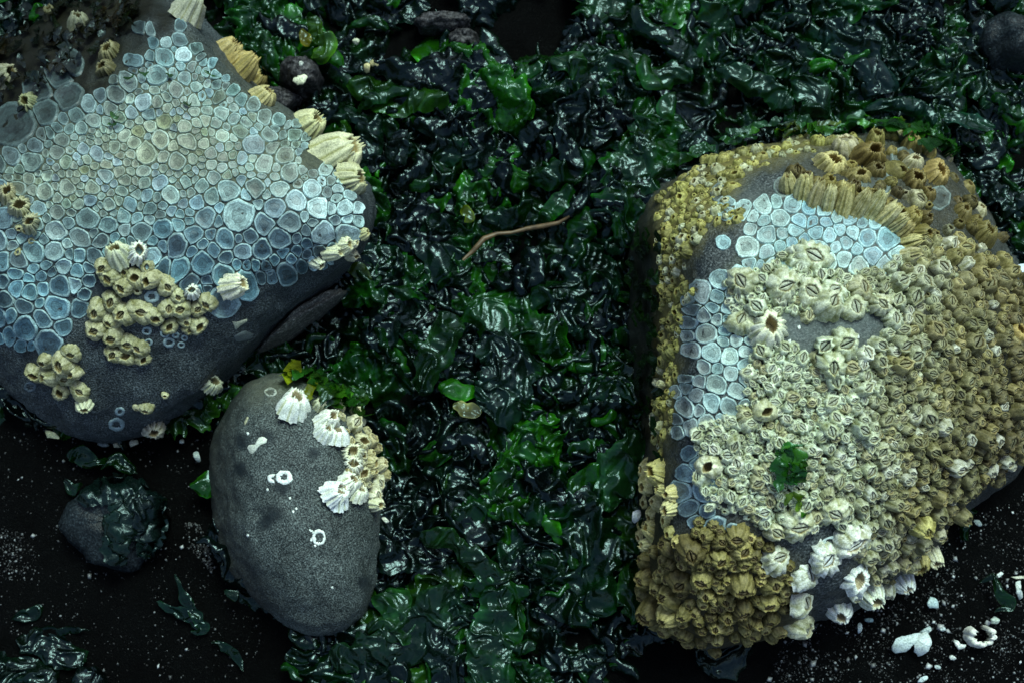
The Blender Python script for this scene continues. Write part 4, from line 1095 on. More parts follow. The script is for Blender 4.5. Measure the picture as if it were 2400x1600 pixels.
# fronds one can pick out in the photograph: (photo centre line, width in px, colour, lift, label)
HERO = [
    ([(1490, 1010), (1475, 1060), (1440, 1110), (1425, 1160), (1450, 1190)], 85, (0.030, 0.16, 0.035), 0.022, 'bright green leaf propped against the left foot of the barnacle covered boulder'),
    ([(730, 60), (750, 95), (770, 130), (745, 160)], 48, (0.10, 0.30, 0.02), 0.020, 'vivid green leaf lying behind the blue scarred boulder'),
    ([(712, 95), (722, 110), (735, 125)], 26, (0.42, 0.40, 0.01), 0.022, 'small yellow leaf scrap beside the vivid green leaf'),
    ([(780, 1545), (860, 1535), (940, 1510), (1010, 1450), (1060, 1370)], 95, (0.014, 0.060, 0.022), 0.016, 'broad dark frond sweeping out from below the oval stone'),
    ([(1180, 1370), (1160, 1440), (1150, 1510), (1140, 1600), (1110, 1660)], 95, (0.014, 0.085, 0.020), 0.020, 'long upright green frond at the bottom edge right of the oval stone'),
    ([(1060, 1640), (1070, 1560), (1050, 1490), (1080, 1420)], 110, (0.010, 0.036, 0.022), 0.013, 'wide blackish frond crossing the bottom edge'),
    ([(890, 1390), (930, 1420), (940, 1470), (930, 1500)], 75, (0.022, 0.12, 0.024), 0.018, 'green curled leaf touching the lower right of the oval stone'),
    ([(860, 1480), (900, 1455), (940, 1490), (935, 1510)], 40, (0.020, 0.10, 0.016), 0.017, 'small ruffled leaf at the foot of the oval stone'),
    ([(990, 1250), (1050, 1270), (1100, 1300), (1150, 1340), (1200, 1350)], 50, (0.016, 0.075, 0.014), 0.020, 'narrow green ribbon lying right of the oval stone'),
    ([(1470, 1330), (1470, 1380), (1480, 1420), (1460, 1440)], 55, (0.030, 0.14, 0.022), 0.018, 'bunched green frond left of the brown barnacle knob'),
    ([(1150, 780), (1190, 850), (1180, 930), (1140, 980)], 120, (0.010, 0.042, 0.024), 0.018, 'wide sheet with radiating folds in the middle of the weed bed'),
    ([(980, 920), (1010, 860), (1040, 800), (1060, 740)], 70, (0.014, 0.070, 0.014), 0.018, 'green folded sheet left of the widest sheet'),
    ([(1290, 175), (1330, 170), (1370, 185)], 60, (0.020, 0.11, 0.018), 0.020, 'star shaped green leaf in the upper middle of the bed'),
    ([(1920, 70), (1960, 100), (2010, 130), (2060, 150)], 90, (0.010, 0.045, 0.030), 0.018, 'large teal sheet above the barnacle covered boulder'),
    ([(1870, 190), (1905, 240), (1900, 280)], 70, (0.018, 0.09, 0.028), 0.022, 'pointed green frond standing above the boulder back'),
    ([(1990, 170), (2050, 190), (2040, 240)], 75, (0.008, 0.030, 0.026), 0.020, 'blackish pleated sheet right of the pointed frond'),
    ([(1680, 170), (1760, 200), (1820, 230), (1850, 260)], 50, (0.016, 0.09, 0.024), 0.020, 'long green blade slanting down toward the boulder'),
    ([(2020, 265), (2090, 255), (2150, 270), (2180, 300)], 40, (0.014, 0.085, 0.040), 0.022, 'arched teal green blade behind the boulder'),
    ([(2200, 290), (2260, 300), (2320, 310)], 36, (0.014, 0.085, 0.040), 0.020, 'straight teal blade at the right behind the boulder'),
    ([(1590, 330), (1620, 350), (1640, 385), (1580, 400)], 60, (0.012, 0.045, 0.030), 0.020, 'folded blue black sheet at the upper left corner of the boulder'),
    ([(1545, 395), (1590, 390), (1640, 372)], 26, (0.030, 0.20, 0.014), 0.026, 'bright green strip along the top left rim of the boulder'),
    ([(1610, 1000 - 620), (1640, 365), (1670, 360)], 26, (0.04, 0.24, 0.03), 0.026, 'short bright leaf on the top left rim of the boulder'),
    ([(930, 320), (940, 350), (935, 380), (945, 410)], 50, (0.010, 0.030, 0.022), 0.020, 'blistered grey green sheet right of the ribbed shells'),
    ([(820, 630), (850, 645), (870, 660)], 34, (0.16, 0.30, 0.02), 0.014, 'yellow green leaf scrap under the tip of the blue scarred boulder'),
    ([(1085, 495), (1100, 510), (1095, 530)], 24, (0.24, 0.36, 0.01), 0.022, 'yellow tipped green leaf in the middle of the bed'),
    ([(1070, 950), (1095, 965), (1130, 975)], 30, (0.34, 0.36, 0.14), 0.022, 'pale yellowish torn leaf below the widest sheet'),
    ([(410, 1345), (430, 1400), (455, 1440), (470, 1475), (440, 1480)], 26, (0.014, 0.09, 0.026), 0.004, 'thin forked green frond on the black sand left of the oval stone'),
    ([(355, 1410), (400, 1430), (440, 1450), (460, 1480)], 30, (0.012, 0.060, 0.030), 0.003, 'flat dark frond lying under the forked frond'),
    ([(490, 1505), (530, 1530), (570, 1570)], 20, (0.010, 0.06, 0.016), 0.002, 'slender dark blade near the bottom edge below the forked frond'),
    ([(530, 1380), (550, 1395), (560, 1400)], 20, (0.014, 0.08, 0.014), 0.004, 'tiny curled green leaf left of the oval stone base'),
    ([(150, 1070), (185, 1060), (215, 1085), (255, 1080)], 40, (0.012, 0.085, 0.010), 0.004, 'lacy green weed clump left above the half buried stone'),
    ([(235, 1100), (265, 1075), (300, 1095), (320, 1110)], 34, (0.014, 0.10, 0.010), 0.005, 'lacy green weed clump right above the half buried stone'),
    ([(140, 1120), (160, 1140), (190, 1135)], 26, (0.010, 0.065, 0.008), 0.003, 'small green weed bit at the upper left of the half buried stone'),
    ([(30, 1500), (80, 1510), (140, 1535), (190, 1560)], 60, (0.008, 0.040, 0.016), 0.004, 'dark crumpled frond near the lower left corner'),
    ([(-10, 1590), (60, 1575), (130, 1600)], 60, (0.006, 0.030, 0.012), 0.003, 'blackish frond at the lower left corner'),
    ([(70, 1475), (130, 1478), (200, 1476)], 16, (0.006, 0.035, 0.008), 0.002, 'dim straight green blade on the sand at the lower left'),
    ([(20, 1450), (60, 1440), (90, 1420)], 26, (0.014, 0.07, 0.018), 0.002, 'short green blade by the lower left edge'),
    ([(2325, 1345), (2350, 1390), (2365, 1420), (2330, 1430)], 24, (0.012, 0.07, 0.010), 0.003, 'dark green blade on the sand at the right edge'),
    ([(2300, 1365), (2330, 1350), (2340, 1345)], 14, (0.010, 0.06, 0.010), 0.003, 'small dark leaf tip on the sand near the square shell chip'),
    ([(1500, 1240), (1520, 1225), (1540, 1215)], 34, (0.018, 0.11, 0.016), 0.022, 'green leaf curled at the boulder foot above the brown knob'),
    ([(1110, 610), (1150, 600), (1200, 620)], 26, (0.012, 0.05, 0.014), 0.020, 'narrow dark blade under the twig'),
]
for i, (line, wpx, col, lift, lab) in enumerate(HERO):
    c = [tuple(P(x, y, 0.012)[:2]) for x, y in line]
    L = sum(math.hypot(c[j + 1][0] - c[j][0], c[j + 1][1] - c[j][1]) for j in range(len(c) - 1))
    small = wpx < 40
    V, F, T = frond_geo(0, 0, 0, L, wpx * MPP * 1.15, 300 + i, lift * 0.8 + (0.0 if lift < 0.01 else 0.002), fold=0.006 if small else 0.011, amp=0.0028 if small else 0.006, base=tuple(q * (0.65 if lift > 0.01 else 0.4) for q in col), dark=0.45, centre=c, res=0.0008, droop=0.0003 if small else 0.003, width_fn=(lambda u: np.clip(np.sin(PI * np.clip(u * 0.96 + 0.02, 0, 1)), 0, 1) ** 1.1) if (small and lift < 0.01) else None)
    me = make_mesh('seaweed_frond', V, F, True, T, (M_WEED,))
    obj('seaweed_frond', me, label='wet ' + lab, cat='seaweed')

# ------------------------------------------------------------ weed growing on the stones
def draped(rock, line, wpx, col, seed, lift=0.003, amp=0.003, res_px=3.5):
    r = random.Random(seed); z0 = r.uniform(0, 99)
    pts = np.array(line, float); k = len(pts)
    L = sum(np.hypot(*(pts[j + 1] - pts[j])) for j in range(k - 1))
    nu, nv = max(6, int(L / res_px)), max(5, int(wpx / res_px))
    tt = np.linspace(0, k - 1, nu); i = np.minimum(tt.astype(int), k - 2); fr = (tt - i)[:, None]
    C = pts[i] * (1 - fr) + pts[i + 1] * fr
    T = np.gradient(C, axis=0); T /= np.linalg.norm(T, axis=1)[:, None] + 1e-9
    Nn = np.stack([-T[:, 1], T[:, 0]], -1)
    u = np.linspace(0, 1, nu)[:, None]; v = np.linspace(-1, 1, nv)[None, :]
    wf = np.sin(PI * np.clip(u * 0.9 + 0.05, 0, 1)) ** 0.5
    ww = wpx * 0.5 * wf * (1 + 0.45 * noise(u * L / 14, 3 * np.sign(v), z0))
    X = (C[:, None, 0] + Nn[:, None, 0] * v * ww).ravel(); Y = (C[:, None, 1] + Nn[:, None, 1] * v * ww).ravel()
    q = crumple(X * MPP, Y * MPP, 0.007, z0)
    jx = 0.002 * noise(X / 16, Y / 16, z0); jy = 0.002 * noise(X / 16, Y / 16, z0 + 9)
    mm_ = 0.7 + 0.6 * (0.5 + 0.5 * noise(X / 20, Y / 20, z0 + 5))
    V = []
    lastz = 0.02
    for x, y, qq, ax, ay in zip(X, Y, q, jx, jy):
        h = hit(rock, x, y)
        if h: loc, n = h; lastz = loc.z
        else: loc, n = P(x, y, lastz - 0.004), Vector((0, 0, 1))
        V.append(tuple(loc + n * (lift + amp * (float(qq) - 0.3)) + Vector((float(ax), float(ay), 0))))
    TT = mm_[:, None] * np.array(col)[None]
    return np.array(V), grid_faces(nu, nv), np.array(TT)
def tuft(rock, name, label, pieces, seed, up=0.0, amp=0.003):
    SV, SF, ST, off = [], [], [], 0
    for i, (line, w, col) in enumerate(pieces):
        V, F, T = draped(rock, line, w, col, seed + i, lift=0.0025 + up + 0.0012 * (i % 3), amp=amp)
        SV.append(V); SF.append(F + off); ST.append(T); off += len(V)
    me = make_mesh(name, np.concatenate(SV), np.concatenate(SF), True, np.concatenate(ST), (M_TUFT,))
    obj(name, me, label=label, cat='seaweed')
G1, G2, Y1 = (0.025, 0.14, 0.012), (0.06, 0.24, 0.012), (0.30, 0.36, 0.015)
tuft(ROCK_R, 'seaweed_tuft', 'small bright green seaweed tuft stuck among pale barnacles on the right boulder',
     [([(1850, 1025), (1835, 1050), (1830, 1080), (1820, 1135)], 30, G1), ([(1820, 1045), (1850, 1060), (1875, 1090)], 34, G2), ([(1845, 1070), (1850, 1100), (1830, 1125)], 38, G1), ([(1870, 1080), (1860, 1105), (1845, 1115)], 26, G1)], 900, 0.0055, 0.004)
tuft(ROCK_R, 'seaweed_scrap', 'yellow green weed scrap below the bright green tuft', [([(1835, 1160), (1850, 1145), (1862, 1155), (1858, 1180)], 18, (0.16, 0.28, 0.012)), ([(1865, 1175), (1880, 1182)], 12, G2)], 920, 0.005)
r = random.Random(5)
pieces = []
for i in range(34):
    x, y = r.uniform(670, 845), 0
    y = 886 + (x - 675) * 0.36 + r.uniform(-30, 32)
    a_ = r.uniform(0, 2 * PI); l = r.uniform(14, 30)
    col = Y1 if (x < 725 and r.random() < 0.75) else r.choice([G1, G2, (0.03, 0.10, 0.008)])
    pieces.append(([(x - l * math.cos(a_), y - l * 0.6 * math.sin(a_)), (x, y), (x + l * math.cos(a_ + 0.6), y + l * 0.6 * math.sin(a_ + 0.6))], r.uniform(18, 34), col))
tuft(ROCK_P, 'seaweed_tuft', 'green and yellow seaweed cap on the top end of the oval stone', pieces, 940, 0.002, 0.005)
# moss on the dark flank of the right boulder
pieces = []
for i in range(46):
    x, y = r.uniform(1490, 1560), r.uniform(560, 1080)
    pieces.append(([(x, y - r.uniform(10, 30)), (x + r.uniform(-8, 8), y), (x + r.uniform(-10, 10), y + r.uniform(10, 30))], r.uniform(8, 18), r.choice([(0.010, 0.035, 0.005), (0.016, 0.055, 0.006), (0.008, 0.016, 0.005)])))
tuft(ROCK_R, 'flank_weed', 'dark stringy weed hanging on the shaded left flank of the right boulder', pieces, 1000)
pieces = []
for i in range(34):
    t = r.random()
    x = 1700 + 560 * t; y = 330 - 30 * math.sin(t * 2.4) + 170 * max(0, t - 0.6) + r.uniform(-20, 18)
    a_ = r.uniform(-0.6, 0.6); l = r.uniform(14, 34)
    pieces.append(([(x - l, y - l * a_), (x, y + r.uniform(-4, 4)), (x + l, y + l * a_)], r.uniform(10, 22), r.choice([G1, (0.02, 0.09, 0.02), (0.09, 0.14, 0.012), G2])))
tuft(ROCK_R, 'rim_weed', 'green weed fringe along the top rim of the right boulder', pieces, 1100, 0.004)
pieces = []
for x, y, l in ((310, 190, 10), (345, 188, 12), (490, 190, 14), (400, 185, 8), (270, 300, 14), (280, 275, 10), (440, 245, 7), (560, 280, 9)):
    a_ = r.uniform(0, 6)
    pieces.append(([(x - l, y - l * 0.4), (x, y + 3), (x + l, y + l * 0.4 * math.sin(a_))], 7, (0.03, 0.10, 0.012)))
tuft(ROCK_L, 'seaweed_wisps', 'thin green weed wisps on the crown of the blue scarred boulder', pieces, 1200)

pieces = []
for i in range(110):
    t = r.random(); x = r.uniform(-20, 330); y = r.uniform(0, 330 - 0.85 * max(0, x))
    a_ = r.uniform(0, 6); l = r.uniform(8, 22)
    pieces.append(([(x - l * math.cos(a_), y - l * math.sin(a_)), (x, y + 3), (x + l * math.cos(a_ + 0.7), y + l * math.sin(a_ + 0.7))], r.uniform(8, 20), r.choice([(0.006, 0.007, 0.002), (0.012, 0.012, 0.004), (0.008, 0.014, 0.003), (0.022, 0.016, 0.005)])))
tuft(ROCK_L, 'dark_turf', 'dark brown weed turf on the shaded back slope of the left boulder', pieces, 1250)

# ------------------------------------------------------------ smaller stones
def pebble(name, px, py, rx, ry, hz, mat, label, seed, sink=0.35, rot=0.0):
    """rounded stone: photo half sizes in px, height in metres"""
    c = P(px, py, hz * 0.4); K, R = 40, 22
    V = []
    for i in range(R + 1):
        ph = PI * i / R
        for j in range(K):
            th = 2 * PI * j / K
            V.append((math.sin(ph) * math.cos(th), math.sin(ph) * math.sin(th), math.cos(ph)))
    V = np.array(V)
    d = 1 + 0.22 * fbm(V[:, 0] * 1.3 + seed, V[:, 1] * 1.3, V[:, 2] * 1.3, 3) + 0.03 * fbm(V[:, 0] * 9 + seed, V[:, 1] * 9, V[:, 2] * 9, 2)
    V = V * d[:, None] * np.array([rx * MPP, ry * MPP, hz])
    cr_, sr_ = math.cos(rot), math.sin(rot)
    V = np.stack([V[:, 0] * cr_ - V[:, 1] * sr_, V[:, 0] * sr_ + V[:, 1] * cr_, V[:, 2]], -1) + np.array([c.x, c.y, hz * (1 - 2 * sink)])
    t = np.zeros((len(V), 4), np.float32)
    F = grid_faces(R + 1, K, True)
    me = make_mesh(name, V, F, True, t, (mat,))
    rk = Rock(); rk.obj = obj(name, me, label=label, cat='stone')
    rk.bvh = BVHTree.FromPolygons([tuple(v) for v in V], [tuple(f) for f in F.tolist()])
    return rk
S1 = pebble('buried_stone', 265, 1225, 120, 105, 0.022, M_ROCK_D, 'half buried dark stone wrapped in shiny weed on the black sand', 2.2)
tuft(S1, 'weed_film', 'shiny blackish weed film draped over the half buried stone',
     [([(200, 1170), (260, 1150), (330, 1170), (365, 1210)], 70, (0.006, 0.022, 0.018)), ([(330, 1160), (350, 1230), (340, 1300)], 90, (0.006, 0.020, 0.018)), ([(280, 1180), (275, 1250), (262, 1310)], 60, (0.007, 0.026, 0.016))], 1300)
S2 = pebble('wet_stone', 2365, 110, 85, 78, 0.030, M_ROCK_D, 'rounded wet blue black stone in the upper right corner', 6.4)
S3 = pebble('gritty_stone', 712, 190, 50, 46, 0.026, M_GRIT, 'rough dark grey gritty stone with a white shell on top behind the boulder', 3.9, 0.25)
S4 = pebble('gritty_stone', 660, 245, 48, 34, 0.020, M_GRIT, 'lower rough grey stone wedged between the boulder and the gritty stone', 9.1, 0.25)
S5 = pebble('flat_stone', 1035, 62, 70, 26, 0.014, M_GRIT, 'flat dark grey stone in the weed at the top edge', 1.7, 0.2)
S6 = pebble('flat_stone', 1085, 100, 40, 26, 0.012, M_GRIT, 'small grey stone just below the flat stone at the top edge', 4.7, 0.2)
S7 = pebble('slab_stone', 712, 752, 118, 20, 0.022, M_SLAB, 'pale grey stone edge jutting from under the left boulder', 7.7, 0.2, math.radians(36))

# ------------------------------------------------------------ loose shells and chips
def shard(name, outline, z, bend, col, label, seed, tilt=(0, 0), thick=0.0012):
    """curved chip with thickness from a photo outline, lying at height z"""
    r = random.Random(seed)
    cx = sum(p[0] for p in outline) / len(outline); cy = sum(p[1] for p in outline) / len(outline)
    K = 22; TH = np.linspace(0, 2 * PI, K, endpoint=False)
    R = poly_polar(outline, np.array((cx, cy)), TH); R = R * (1 + 0.05 * np.array([r.uniform(-1, 1) for _ in TH]))
    Rm = R.max()
    rows = []
    def pt(f, k, off):
        x, y = R[k] * f * math.cos(TH[k]), R[k] * f * math.sin(TH[k])
        zz = bend * (1 - (x * x * 0.5 + y * y * 1.2) / (Rm * Rm)) + tilt[0] * x * MPP + tilt[1] * -y * MPP + 0.0006 * r.uniform(-1, 1)
        w = P(cx + x, cy + y, z)
        return (w.x, w.y, max(z + zz + off, 0.0002 + off * 0.2))
    for f, off in ((0.25, thick), (0.65, thick), (0.96, thick), (1.0, thick * 0.5), (0.96, 0), (0.5, 0)):
        rows += [pt(f, k, off) for k in range(K)]
    c = P(cx, cy, z)
    V = rows + [(c.x, c.y, z + bend + thick)]
    F = [tuple(f) for f in grid_faces(6, K, True).tolist()] + [((j + 1) % K, j, len(V) - 1) for j in range(K)]
    me = make_mesh(name, V, F, True, None, (M_WHITE,))
    return obj(name, me, label=label, cat='shell', color=col)
SH = (0.66, 0.74, 0.74); SHW = (0.82, 0.85, 0.80); SHY = (0.62, 0.60, 0.42)
def blob(x, y, a, b, rot, n=9, seed=0):
    r = random.Random(seed)
    o_ = []
    for i in range(n):
        t = 2 * PI * i / n; k = r.uniform(0.75, 1.15)
        u, v = a * k * math.cos(t), b * k * math.sin(t)
        o_.append((x + u * math.cos(rot) - v * math.sin(rot), y + u * math.sin(rot) + v * math.cos(rot)))
    return o_
for i, (ol, z, bend, col, lab, tl) in enumerate([
    ([(2083, 1515), (2095, 1492), (2125, 1485), (2150, 1478), (2160, 1490), (2135, 1505), (2120, 1525), (2095, 1530)], 0.004, 0.007, (0.55, 0.66, 0.68), 'curled bluish shell fragment on the sand, left of a pair', (0.1, 0)),
    ([(2135, 1500), (2150, 1485), (2170, 1478), (2178, 1500), (2170, 1525), (2155, 1540), (2140, 1525)], 0.006, 0.006, (0.62, 0.72, 0.74), 'folded pale shell fragment on the sand, right of a pair', (0.2, 0.1)),
    ([(2150, 1480), (2165, 1470), (2178, 1465), (2180, 1475), (2170, 1485)], 0.003, 0.003, (0.40, 0.50, 0.52), 'thin grey chip behind the folded pale shell fragment', (0, 0)),
    ([(2232, 1500), (2240, 1498), (2248, 1508), (2262, 1508), (2258, 1518), (2244, 1521), (2236, 1512)], 0.003, 0.003, (0.80, 0.86, 0.84), 'small white chip between the two largest shell fragments', (0, 0)),
    ([(2168, 1410), (2178, 1396), (2192, 1402), (2198, 1424), (2175, 1424), (2168, 1415)], 0.003, 0.004, (0.44, 0.58, 0.60), 'roundish pale blue chip lying alone on the sand', (0, 0)),
    ([(2375, 1365), (2388, 1358), (2392, 1362), (2384, 1380), (2395, 1400), (2388, 1405), (2376, 1388)], 0.004, 0.004, (0.58, 0.66, 0.66), 'bent grey white shard at the right edge', (0, 0)),
    ([(2365, 1350), (2400, 1348), (2420, 1346), (2420, 1354), (2368, 1356)], 0.004, 0.002, (0.62, 0.64, 0.52), 'thin stick like shell splinter at the right edge', (0, 0)),
    ([(2333, 1345), (2346, 1338), (2350, 1344), (2338, 1354)], 0.006, 0.001, (0.70, 0.78, 0.78), 'tiny square white chip on the dark green blade', (0, 0)),
    ([(2318, 1450), (2330, 1442), (2340, 1450), (2336, 1462), (2322, 1460)], 0.004, 0.003, (0.50, 0.60, 0.56), 'grey chip above the broken barnacle ring', (0, 0)),
    (blob(2400, 660, 50, 34, 0.5, 9, 4), 0.030, 0.010, (0.66, 0.76, 0.86), 'large bluish white shell half showing at the right edge', (-0.3, 0)),
    (blob(1491, 1207, 10, 17, 0.25, 9, 5), 0.020, 0.003, (0.66, 0.72, 0.70), 'small oval white shell at the left foot of the right boulder', (0, 0)),
    ([(893, 1213), (902, 1210), (915, 1222), (905, 1226)], 0.018, 0.002, (0.80, 0.84, 0.72), 'little white shard against the right side of the oval stone', (0, 0)),
    (blob(463, 1070, 8, 15, -0.3, 8, 6), 0.004, 0.003, (0.36, 0.44, 0.44), 'grey shell chip in the gap left of the oval stone', (0, 0)),
    (blob(428, 1034, 7, 7, 0.6, 6, 7), 0.004, 0.002, (0.44, 0.50, 0.48), 'tiny pale chip under the lower edge of the left boulder', (0, 0)),
    ([(108, 1005), (135, 1015), (148, 1030), (115, 1026)], 0.008, 0.004, (0.42, 0.46, 0.30), 'greenish shell wedge under the lower left of the left boulder', (0, 0)),
    (blob(315, 1038, 14, 8, -0.4, 8, 8), 0.006, 0.003, (0.50, 0.54, 0.44), 'beige shell chip right of two under the left boulder', (0, 0)),
    (blob(280, 1042, 14, 9, 0, 8, 9), 0.006, 0.004, (0.42, 0.44, 0.32), 'beige shell chip left of two under the left boulder', (0, 0)),
    (blob(245, 1042, 16, 6, 0.1, 8, 10), 0.004, 0.003, (0.20, 0.26, 0.26), 'dull grey chip under the left boulder', (0, 0)),
    (blob(877, 152, 14, 9, 0.6, 8, 12), 0.022, 0.004, (0.50, 0.46, 0.24), 'yellowish shell bit in the weed behind the ribbed shells', (0, 0)),
    (blob(862, 160, 9, 13, 0.2, 8, 13), 0.022, 0.004, (0.60, 0.55, 0.30), 'tan shell splinter beside the yellowish shell bit', (0, 0)),
    (blob(836, 100, 9, 8, 0.6, 7, 14), 0.022, 0.003, (0.55, 0.60, 0.44), 'pale chip in the weed above the yellowish shell bit', (0, 0)),
    (blob(2255, 1225, 15, 7, 0.3, 7, 15), 0.003, 0.002, (0.52, 0.54, 0.48), 'cream chip on the sand under the boulder edge at the right', (0, 0)),
    (blob(2290, 1225, 13, 7, 0.6, 7, 16), 0.003, 0.002, (0.34, 0.42, 0.44), 'greyish chip beside the cream chip', (0, 0)),
    (blob(2013, 1470, 6, 13, 0.1, 7, 17), 0.003, 0.002, (0.36, 0.44, 0.52), 'bluish upright chip on the sand below the boulder', (0, 0)),
    (blob(2035, 1452, 14, 6, 0, 7, 18), 0.003, 0.002, (0.14, 0.22, 0.28), 'dark blue chip just below the boulder', (0, 0)),
    (blob(2230, 1540, 9, 6, 0.3, 7, 19), 0.003, 0.002, (0.62, 0.68, 0.66), 'white chip below the small white chip', (0, 0)),
    (blob(2160, 1590, 14, 6, -0.4, 7, 20), 0.003, 0.002, (0.56, 0.68, 0.72), 'flat bluish chip at the bottom edge', (0, 0)),
    (blob(2195, 1562, 9, 5, 0.3, 7, 21), 0.003, 0.002, (0.50, 0.60, 0.62), 'thin chip above the flat bluish chip', (0, 0)),
    (blob(2207, 1473, 7, 7, 0.3, 7, 22), 0.003, 0.002, (0.52, 0.62, 0.64), 'round pale dot of shell between the shell pair and the broken ring', (0, 0)),
    (blob(1690, 1560, 20, 9, -0.3, 7, 23), 0.003, 0.002, (0.10, 0.15, 0.16), 'dim grey chip at the bottom edge below the brown knob', (0, 0))]):
    shard('shell_fragment', ol, z, bend, col, lab, 500 + i, tl)
h = hit(S3, 705, 188)
if h: shard('shell_fragment', blob(705, 188, 20, 17, 0.4, 8, 31), h[0].z, 0.003, (0.78, 0.82, 0.62), 'white shell lying on the gritty stone', 590)
h = hit(S3, 705, 150)
if h: shard('shell_fragment', blob(705, 152, 9, 8, 0.4, 8, 32), h[0].z - 0.002, 0.002, (0.56, 0.60, 0.56), 'small white chip at the back of the gritty stone', 591)
# broken half ring of barnacle plates
root = bpy.data.objects.new('broken_barnacle', None); COL.objects.link(root)
root.location = P(2290, 1488, 0.0); root.empty_display_size = 0.01
root['label'] = 'broken white barnacle ring standing open on the sand at the lower right'; root['category'] = 'shell'
for i, a_ in enumerate(np.linspace(math.radians(150), math.radians(395), 7)):
    hh = (0.013, 0.010, 0.011, 0.012, 0.012, 0.014, 0.016)[i]; Ra = 30 * MPP; wd = 0.0066
    V, n = [], 6
    for b_ in range(5):
        f = b_ / 4
        for c_ in range(n):
            s = (c_ / (n - 1) - 0.5) * 2
            rr = Ra * (1.12 - 0.25 * f) + 0.0008 * (1 - s * s) * 1.5
            aa = a_ + s * wd / Ra * (1 - 0.45 * f ** 2) * 0.62
            for side in (0, 1):
                V.append(((rr - side * 0.0028) * math.cos(aa), (rr - side * 0.0028) * math.sin(aa) * 0.8, f * hh - 0.001))
    F = []
    idx = lambda b, c, s: (b * n + c) * 2 + s
    for b_ in range(4):
        for c_ in range(n - 1):
            F.append((idx(b_, c_, 0), idx(b_, c_ + 1, 0), idx(b_ + 1, c_ + 1, 0), idx(b_ + 1, c_, 0)))
            F.append((idx(b_, c_, 1), idx(b_ + 1, c_, 1), idx(b_ + 1, c_ + 1, 1), idx(b_, c_ + 1, 1)))
    for b_ in range(4):
        F.append((idx(b_, 0, 0), idx(b_ + 1, 0, 0), idx(b_ + 1, 0, 1), idx(b_, 0, 1)))
        F.append((idx(b_, n - 1, 0), idx(b_, n - 1, 1), idx(b_ + 1, n - 1, 1), idx(b_ + 1, n - 1, 0)))
    for c_ in range(n - 1):
        F.append((idx(4, c_, 0), idx(4, c_ + 1, 0), idx(4, c_ + 1, 1), idx(4, c_, 1)))
    me = make_mesh('plate', V, F, True, None, (M_WHITE,))
    obj('plate', me, root, color=(0.80, 0.82, 0.76))

# twig in the weed
def tube(pts, rad, K=7):
    V, F = [], []
    pts = [Vector(p) for p in pts]
    for i, p in enumerate(pts):
        t = (pts[min(i + 1, len(pts) - 1)] - pts[max(i - 1, 0)]).normalized()
        s = t.cross(Vector((0, 0, 1))).normalized(); u = s.cross(t)
        rr = rad[i] if isinstance(rad, list) else rad
        for k in range(K):
            a_ = 2 * PI * k / K
            V.append(tuple(p + (s * math.cos(a_) + u * math.sin(a_)) * rr))
    F = [tuple(f) for f in grid_faces(len(pts), K, True).tolist()]
    F += [tuple(range(K)), tuple((len(pts) - 1) * K + k for k in range(K))[::-1]]
    return V, F
line = [(1085, 610), (1110, 585), (1135, 562), (1165, 548), (1200, 543), (1240, 538), (1275, 530), (1310, 520), (1335, 510)]
pts = [P(x, y + 3 * math.sin(i * 2.1), 0.026 + 0.002 * math.sin(i)) for i, (x, y) in enumerate(line)]
V, F = tube(pts, [0.0008, 0.0015, 0.0017, 0.0012, 0.0011, 0.0014, 0.0016, 0.0012, 0.0007])
obj('twig', make_mesh('twig', V, F, True, None, (M_TWIG,)), label='thin brown twig lying on the seaweed between the boulders', cat='twig')

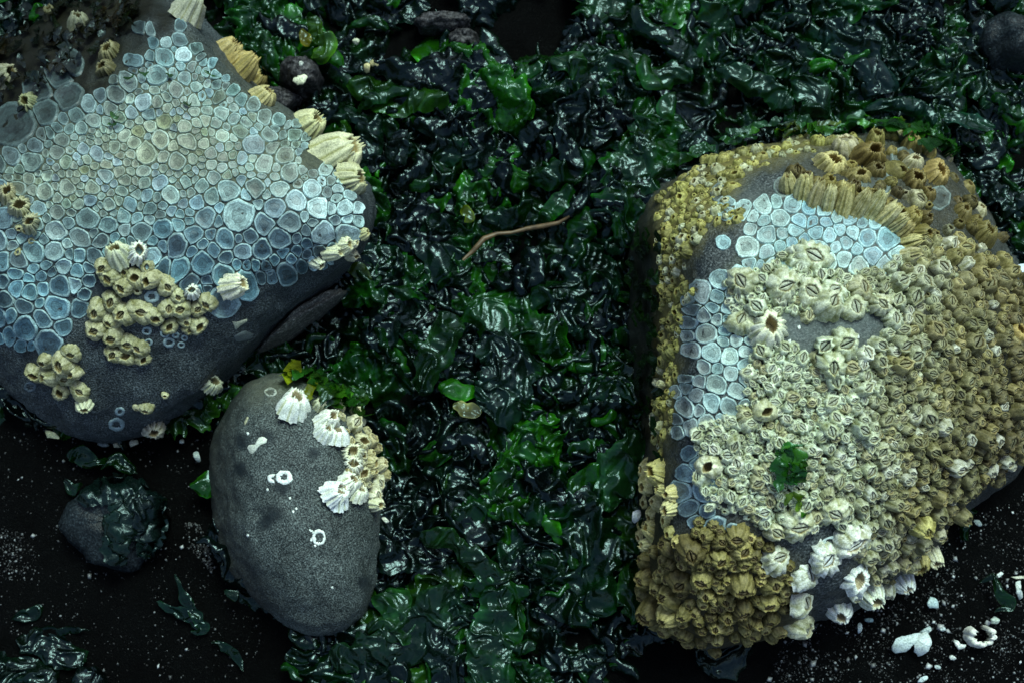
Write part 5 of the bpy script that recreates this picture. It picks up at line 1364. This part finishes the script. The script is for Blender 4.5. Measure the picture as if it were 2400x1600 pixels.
# ------------------------------------------------------------ sand grains and shell grit
r = random.Random(99)
octV = np.array([(1, 0, 0), (-1, 0, 0), (0, 1, 0), (0, -1, 0), (0, 0, 1), (0, 0, -1)], float)
octF = np.array([(0, 2, 4), (2, 1, 4), (1, 3, 4), (3, 0, 4), (2, 0, 5), (1, 2, 5), (3, 1, 5), (0, 3, 5)])
def scatter(name, n, polys, size, colf, label, seed, zoff=0.0):
    rs_ = np.random.RandomState(seed)
    P_, T_ = [], []
    for poly, w in polys:
        xs = [p[0] for p in poly]; ys = [p[1] for p in poly]
        m = int(n * w)
        x = rs_.uniform(min(xs), max(xs), m * 3); y = rs_.uniform(min(ys), max(ys), m * 3)
        cl_ = fbm(x / 70, y / 70, seed, 3) > rs_.uniform(-0.6, 0.5, m * 3)
        ok = inside(poly, x, y) & cl_
        P_ += list(zip(x[ok][:m], y[ok][:m]))
    W = np.array([tuple(P(x, y, 0.0)) for x, y in P_])
    W[:, 2] = ground_h(W[:, 0], W[:, 1]) + zoff
    k = len(W)
    s = size[0] + (size[1] - size[0]) * rs_.uniform(0, 1, (k, 1, 1)) ** 3
    sc = rs_.uniform(0.5, 1.3, (k, 1, 3))
    A = rs_.uniform(0, 2 * PI, k); ca, sa = np.cos(A), np.sin(A)
    q = octV[None] * sc * s + rs_.uniform(-0.25, 0.25, (k, 6, 3)) * s
    q = np.stack([q[..., 0] * ca[:, None] - q[..., 1] * sa[:, None], q[..., 0] * sa[:, None] + q[..., 1] * ca[:, None], q[..., 2] * 0.7], -1)
    V = (q + W[:, None, :]).reshape(-1, 3)
    F = (octF[None] + (np.arange(k) * 6)[:, None, None]).reshape(-1, 3)
    c = np.array([colf(rs_) for _ in range(k)])
    T = np.repeat(c, 6, 0)
    me = make_mesh(name, V, F, False, T, (M_GRAIN,))
    obj(name, me, kind='stuff', label=label, cat='sand')
SL2 = [(-150, 1020), (480, 960), (540, 1300), (640, 1500), (500, 1650), (-150, 1650)]
SR2 = [(1860, 1440), (2100, 1380), (2260, 1220), (2550, 1080), (2550, 1700), (1750, 1700)]
def gcol(q):
    v = q.uniform(0, 1) ** 5 * 0.22 + 0.006
    return (v * 0.9, v, v * 1.02)
scatter('sand_grains', 16000, [(SL2, 0.14), (SR2, 0.5), ([(-60, 1220), (40, 1240), (90, 1300), (60, 1360), (-60, 1350)], 0.05), ([(430, 1220), (470, 1230), (500, 1300), (500, 1350), (450, 1290)], 0.05), ([(900, 1270), (950, 1290), (960, 1350), (900, 1370)], 0.02)], (0.0002, 0.0011), gcol, 'coarse dark sand grains with pale specks', 4)
def scol(q):
    v = q.uniform(0.10, 0.55); return (v * 0.92, v, v)
scatter('shell_grit', 230, [(SR2, 0.8), (SL2, 0.07)], (0.0005, 0.0028), scol, 'tiny white shell chips scattered in the black sand', 8, 0.0006)
